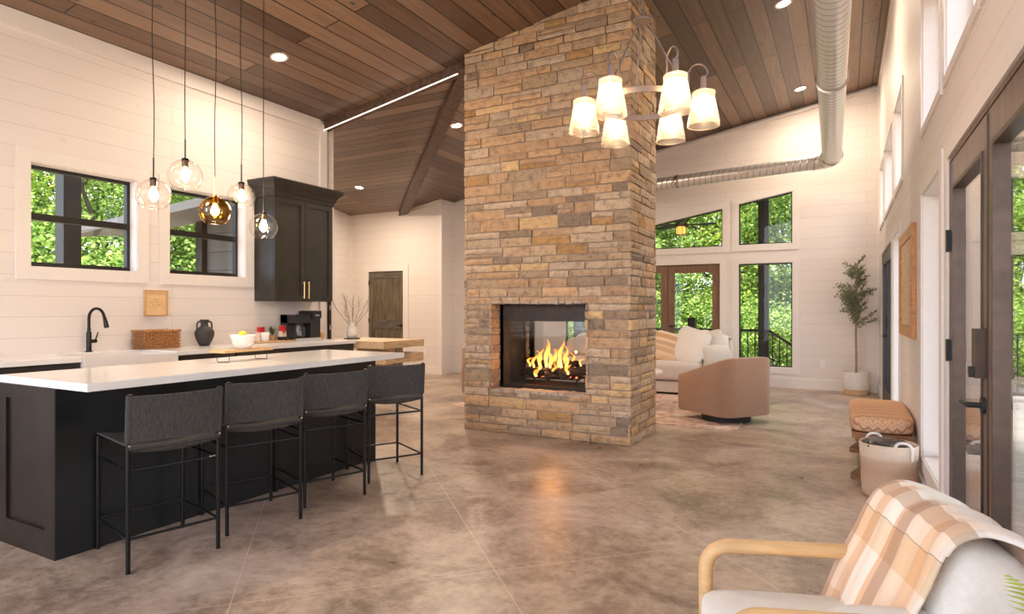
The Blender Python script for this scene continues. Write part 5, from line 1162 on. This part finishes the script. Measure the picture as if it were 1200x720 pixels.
post(-5.3, 13.0, 3.78, .19, 'dark porch post outside the far left window, hidden by the chimney')
nw = post(-2.78, 13.0, 1.10, .15, 'short dark newel post seen through the wood patio door glass', 'newel posts')
def railing(name, P, Q, label, n_, newel=False, z0=.06, z1=.86):
    P, Q = Vector(P), Vector(Q); t = thing(name, label, 'railing', P)
    D = Q-P
    bm = B(); bar(bm, Vector((0, 0, z1)), D+Vector((0, 0, z1)), .07, .05); ob('top_rail', bm, 'window_black', t)
    bm = B(); bar(bm, Vector((0, 0, z0)), D+Vector((0, 0, z0)), .05, .05); ob('bottom_rail', bm, 'window_black', t)
    bm = B(); box(bm, -.010, .010, -.010, .010, z0, z1); b0 = ob('baluster', bm, 'window_black', t)
    for i in range(n_):
        o = b0 if i == 0 else b0.copy()
        if i: C.objects.link(o); o.parent = t
        o.location = D*((i+.5)/n_)
railing('deck_railing', (-5.2, 13, 0), (-2.86, 13, 0), 'dark baluster railing left of the newel post, behind the patio doors', 20)
railing('deck_railing', (-2.70, 13, 0), (-1.49, 13, 0), 'dark baluster railing between newel and porch post through the far window', 9)
railing('stair_railing', (-1.30, 13, 0), (.25, 13, -1.05), 'dark stair railing sloping down right of the porch post', 12)
railing('side_railing', (.72, 11.2, 0), (3.3, 11.2, 0), 'dark railing with thin balusters seen through the near right door', 22)
fn = thing('porch_fan', 'dark porch ceiling fan with an amber lantern light outside the upper left far window', 'ceiling fan', (-2.87, 12.4, 2.86))
bm = B(); tube(bm, [(0, 0, .16), (0, 0, .88)], .014, 8); ob('rod', bm, 'matte_black', fn)
bm = B(); lathe(bm, [(.03, .20), (.10, .17), (.12, .12), (.11, .085), (.05, .075)][::-1], 24); ob('motor', bm, 'matte_black', fn, smooth=True)
bm = B(); lathe(bm, [(.075, -.085), (.09, -.06), (.09, .05), (.07, .07)], 20); ob('lantern_glass', bm, 'lantern_glow', fn, smooth=True)
bm = B()
for k in range(6): a = k*pi/3; tube(bm, [(.098*cos(a), .098*sin(a), -.095), (.098*cos(a), .098*sin(a), .075)], .005, 5)
tube(bm, arc((0, 0, -.095), .1, 0, 2*pi, 24, 'xy'), .008, 6, caps=False); tube(bm, arc((0, 0, .072), .1, 0, 2*pi, 24, 'xy'), .008, 6, caps=False); ob('lantern_cage', bm, 'matte_black', fn)
for k in range(5):
    a = radians(5+72*k); bm = B(); Rm = Matrix.Rotation(a, 4, 'Z') @ Matrix.Rotation(.25, 4, 'X')
    vs = box(bm, .12, .68, -.075, .075, .09, .112)
    for v in vs:
        if v.co.x < .2: v.co.y *= .5
    bm.transform(Rm); ob('blade', bm, 'matte_black', fn)
# kitchen side
post(-7.05, 3.40, 3.4, .165, 'dark porch post seen through the left kitchen window', 'kitchen side posts')
bm = B(); box(bm, -8.0, -5.94, 5.60, 5.68, -1.2, 3.6); struct('siding_wall', bm, 'grey_siding')
bm = B(); box(bm, -8.08, -7.94, 5.52, 5.68, -1.2, 3.4); struct('siding_corner', bm, 'window_black')
bm = B(); vs = box(bm, -9.6, -5.94, 4.55, 5.62, 0, .1)
for v in vs: v.co.z += 2.28+.24*(v.co.x+9.6)/3.66+.14*(v.co.y-4.55)
struct('side_soffit', bm, 'grey_siding')
bm = B(); box(bm, -120, 120, -60, 160, -1.5, -1.3); struct('ground', bm, 'grass')

# ------------------------------------------------------------------ woods
def crown(seed, n_leaf, rad, zc_, zr, size, blobs=60, low=False):
    r_ = random.Random(seed); bm = B(); cl = []
    for _ in range(blobs):
        while True:
            p = Vector((r_.uniform(-1, 1), r_.uniform(-1, 1), r_.uniform(-1, 1)))
            if p.length < 1 and p.length > .25: break
        cl.append((Vector((p.x*rad, p.y*rad, zc_+p.z*zr)), r_.uniform(.18, .38)*rad))
    for i in range(n_leaf):
        c, br = cl[i % blobs]
        d = Vector((r_.gauss(0, 1), r_.gauss(0, 1), r_.gauss(0, .7))).normalized()*br*r_.random()**.4; p = c+d
        ld_ = Vector((r_.uniform(-1, 1), r_.uniform(-1, 1), r_.uniform(-.8, .5))).normalized(); leaf(bm, p, ld_, size*r_.uniform(.7, 1.3), size*.30, r_)
    return bm, cl
TREES = []
for k, (nl, rad, zc_, zr, sz, mat) in enumerate(((20000, 2.3, 5.2, 3.8, .125, 'leaves_green'), (18000, 2.0, 4.2, 3.6, .12, 'leaves_yellow'), (20000, 2.6, 6.2, 4.0, .14, 'leaves_deep'), (14000, 1.9, 1.7, 1.6, .11, 'leaves_green'))):
    t = thing('forest_tree' if k < 3 else 'forest_shrub', '', 'tree' if k < 3 else 'shrub', (0, 0, 0))
    bm, cl = crown(40+k, nl, rad, zc_, zr, sz); o = ob('foliage', bm, mat, t); o['kind'] = 'stuff'
    bm = B(); r_ = random.Random(k); top = zc_+zr*.6; pts = [(r_.uniform(-.08, .08)*i, r_.uniform(-.08, .08)*i, top*i/7) for i in range(8)]
    tube(bm, pts, [.11*(1-i/9) for i in range(8)], 8)
    for c, _ in cl[::3]:
        b0 = Vector(pts[min(6, max(1, int(c.z/top*5)))]); tube(bm, [b0, (b0+c)/2+Vector((0, 0, -.15)), c], [.035, .022, .008], 5)
    ob('trunk', bm, 'tree_bark', t); TREES.append(t)
KN = ['light green leafy tree', 'yellow-green leafy tree', 'deep green tall tree', 'low green shrub']
WH = {'far': 'in the woods beyond the far windows', 'back': 'in the farther row of woods beyond the far windows', 'kitchen': 'outside the kitchen windows', 'kback': 'in the farther row outside the kitchen windows', 'door': 'outside the near right glass door'}
spots = []
rt = random.Random(11)
for i, x in enumerate([-12.5, -9.9, -7.4, -5.3, -3.4, -1.3, .9, 3.4]): spots.append((x+rt.uniform(-.4, .4), 18.4+rt.uniform(-1.2, 1.2), [1, 0, 1, 0][i % 4], rt.uniform(.8, 1.0), 'far'))
for i, x in enumerate([-16.5, -12.5, -9.0, -5.6, -2.2, 1.2, 5]): spots.append((x+rt.uniform(-.6, .6), 25+rt.uniform(-1.5, 1.5), [2, 0, 1][i % 3], rt.uniform(1.1, 1.3), 'back'))
for i, x in enumerate([-6.5, -4.8, -3.2, -1.6, 0, 2.0]): spots.append((x+rt.uniform(-.3, .3), 16.3+rt.uniform(-.6, .6), 3, rt.uniform(.8, 1.1), 'far'))
for i, y in enumerate([2.0, 5.2, 8.0, 10.8, 14]): spots.append((-14.8+rt.uniform(-.6, .6), y, [0, 1, 0][i % 3], rt.uniform(.85, 1.05), 'kitchen'))
for i, y in enumerate([3.4, 8.0, 12.6, 17]): spots.append((-21+rt.uniform(-1, 1), y, [0, 2, 0][i % 3], rt.uniform(1.2, 1.4), 'kback'))
for i, y in enumerate([4.6, 6.8, 9.0, 11.2]): spots.append((-13.6, y, 3, rt.uniform(1.15, 1.3), 'kitchen'))
for i, (x, y) in enumerate([(5.6, 16.5), (8.2, 20.5), (9.2, 12.5), (9.6, 6.5)]): spots.append((x, y, [0, 1, 0][i % 3], rt.uniform(.9, 1.1), 'door'))
used = [0]*4
for x, y, k, s_, wh in spots:
    o = TREES[k] if not used[k] else copy_tree(TREES[k]); used[k] += 1
    o.location = (x, y, -1.3); o.rotation_euler = (0, 0, rt.random()*6.28); o.scale = (s_, s_, s_); o['label'] = KN[k]+' '+WH[wh]; o['group'] = KN[k]+'s '+WH[wh]
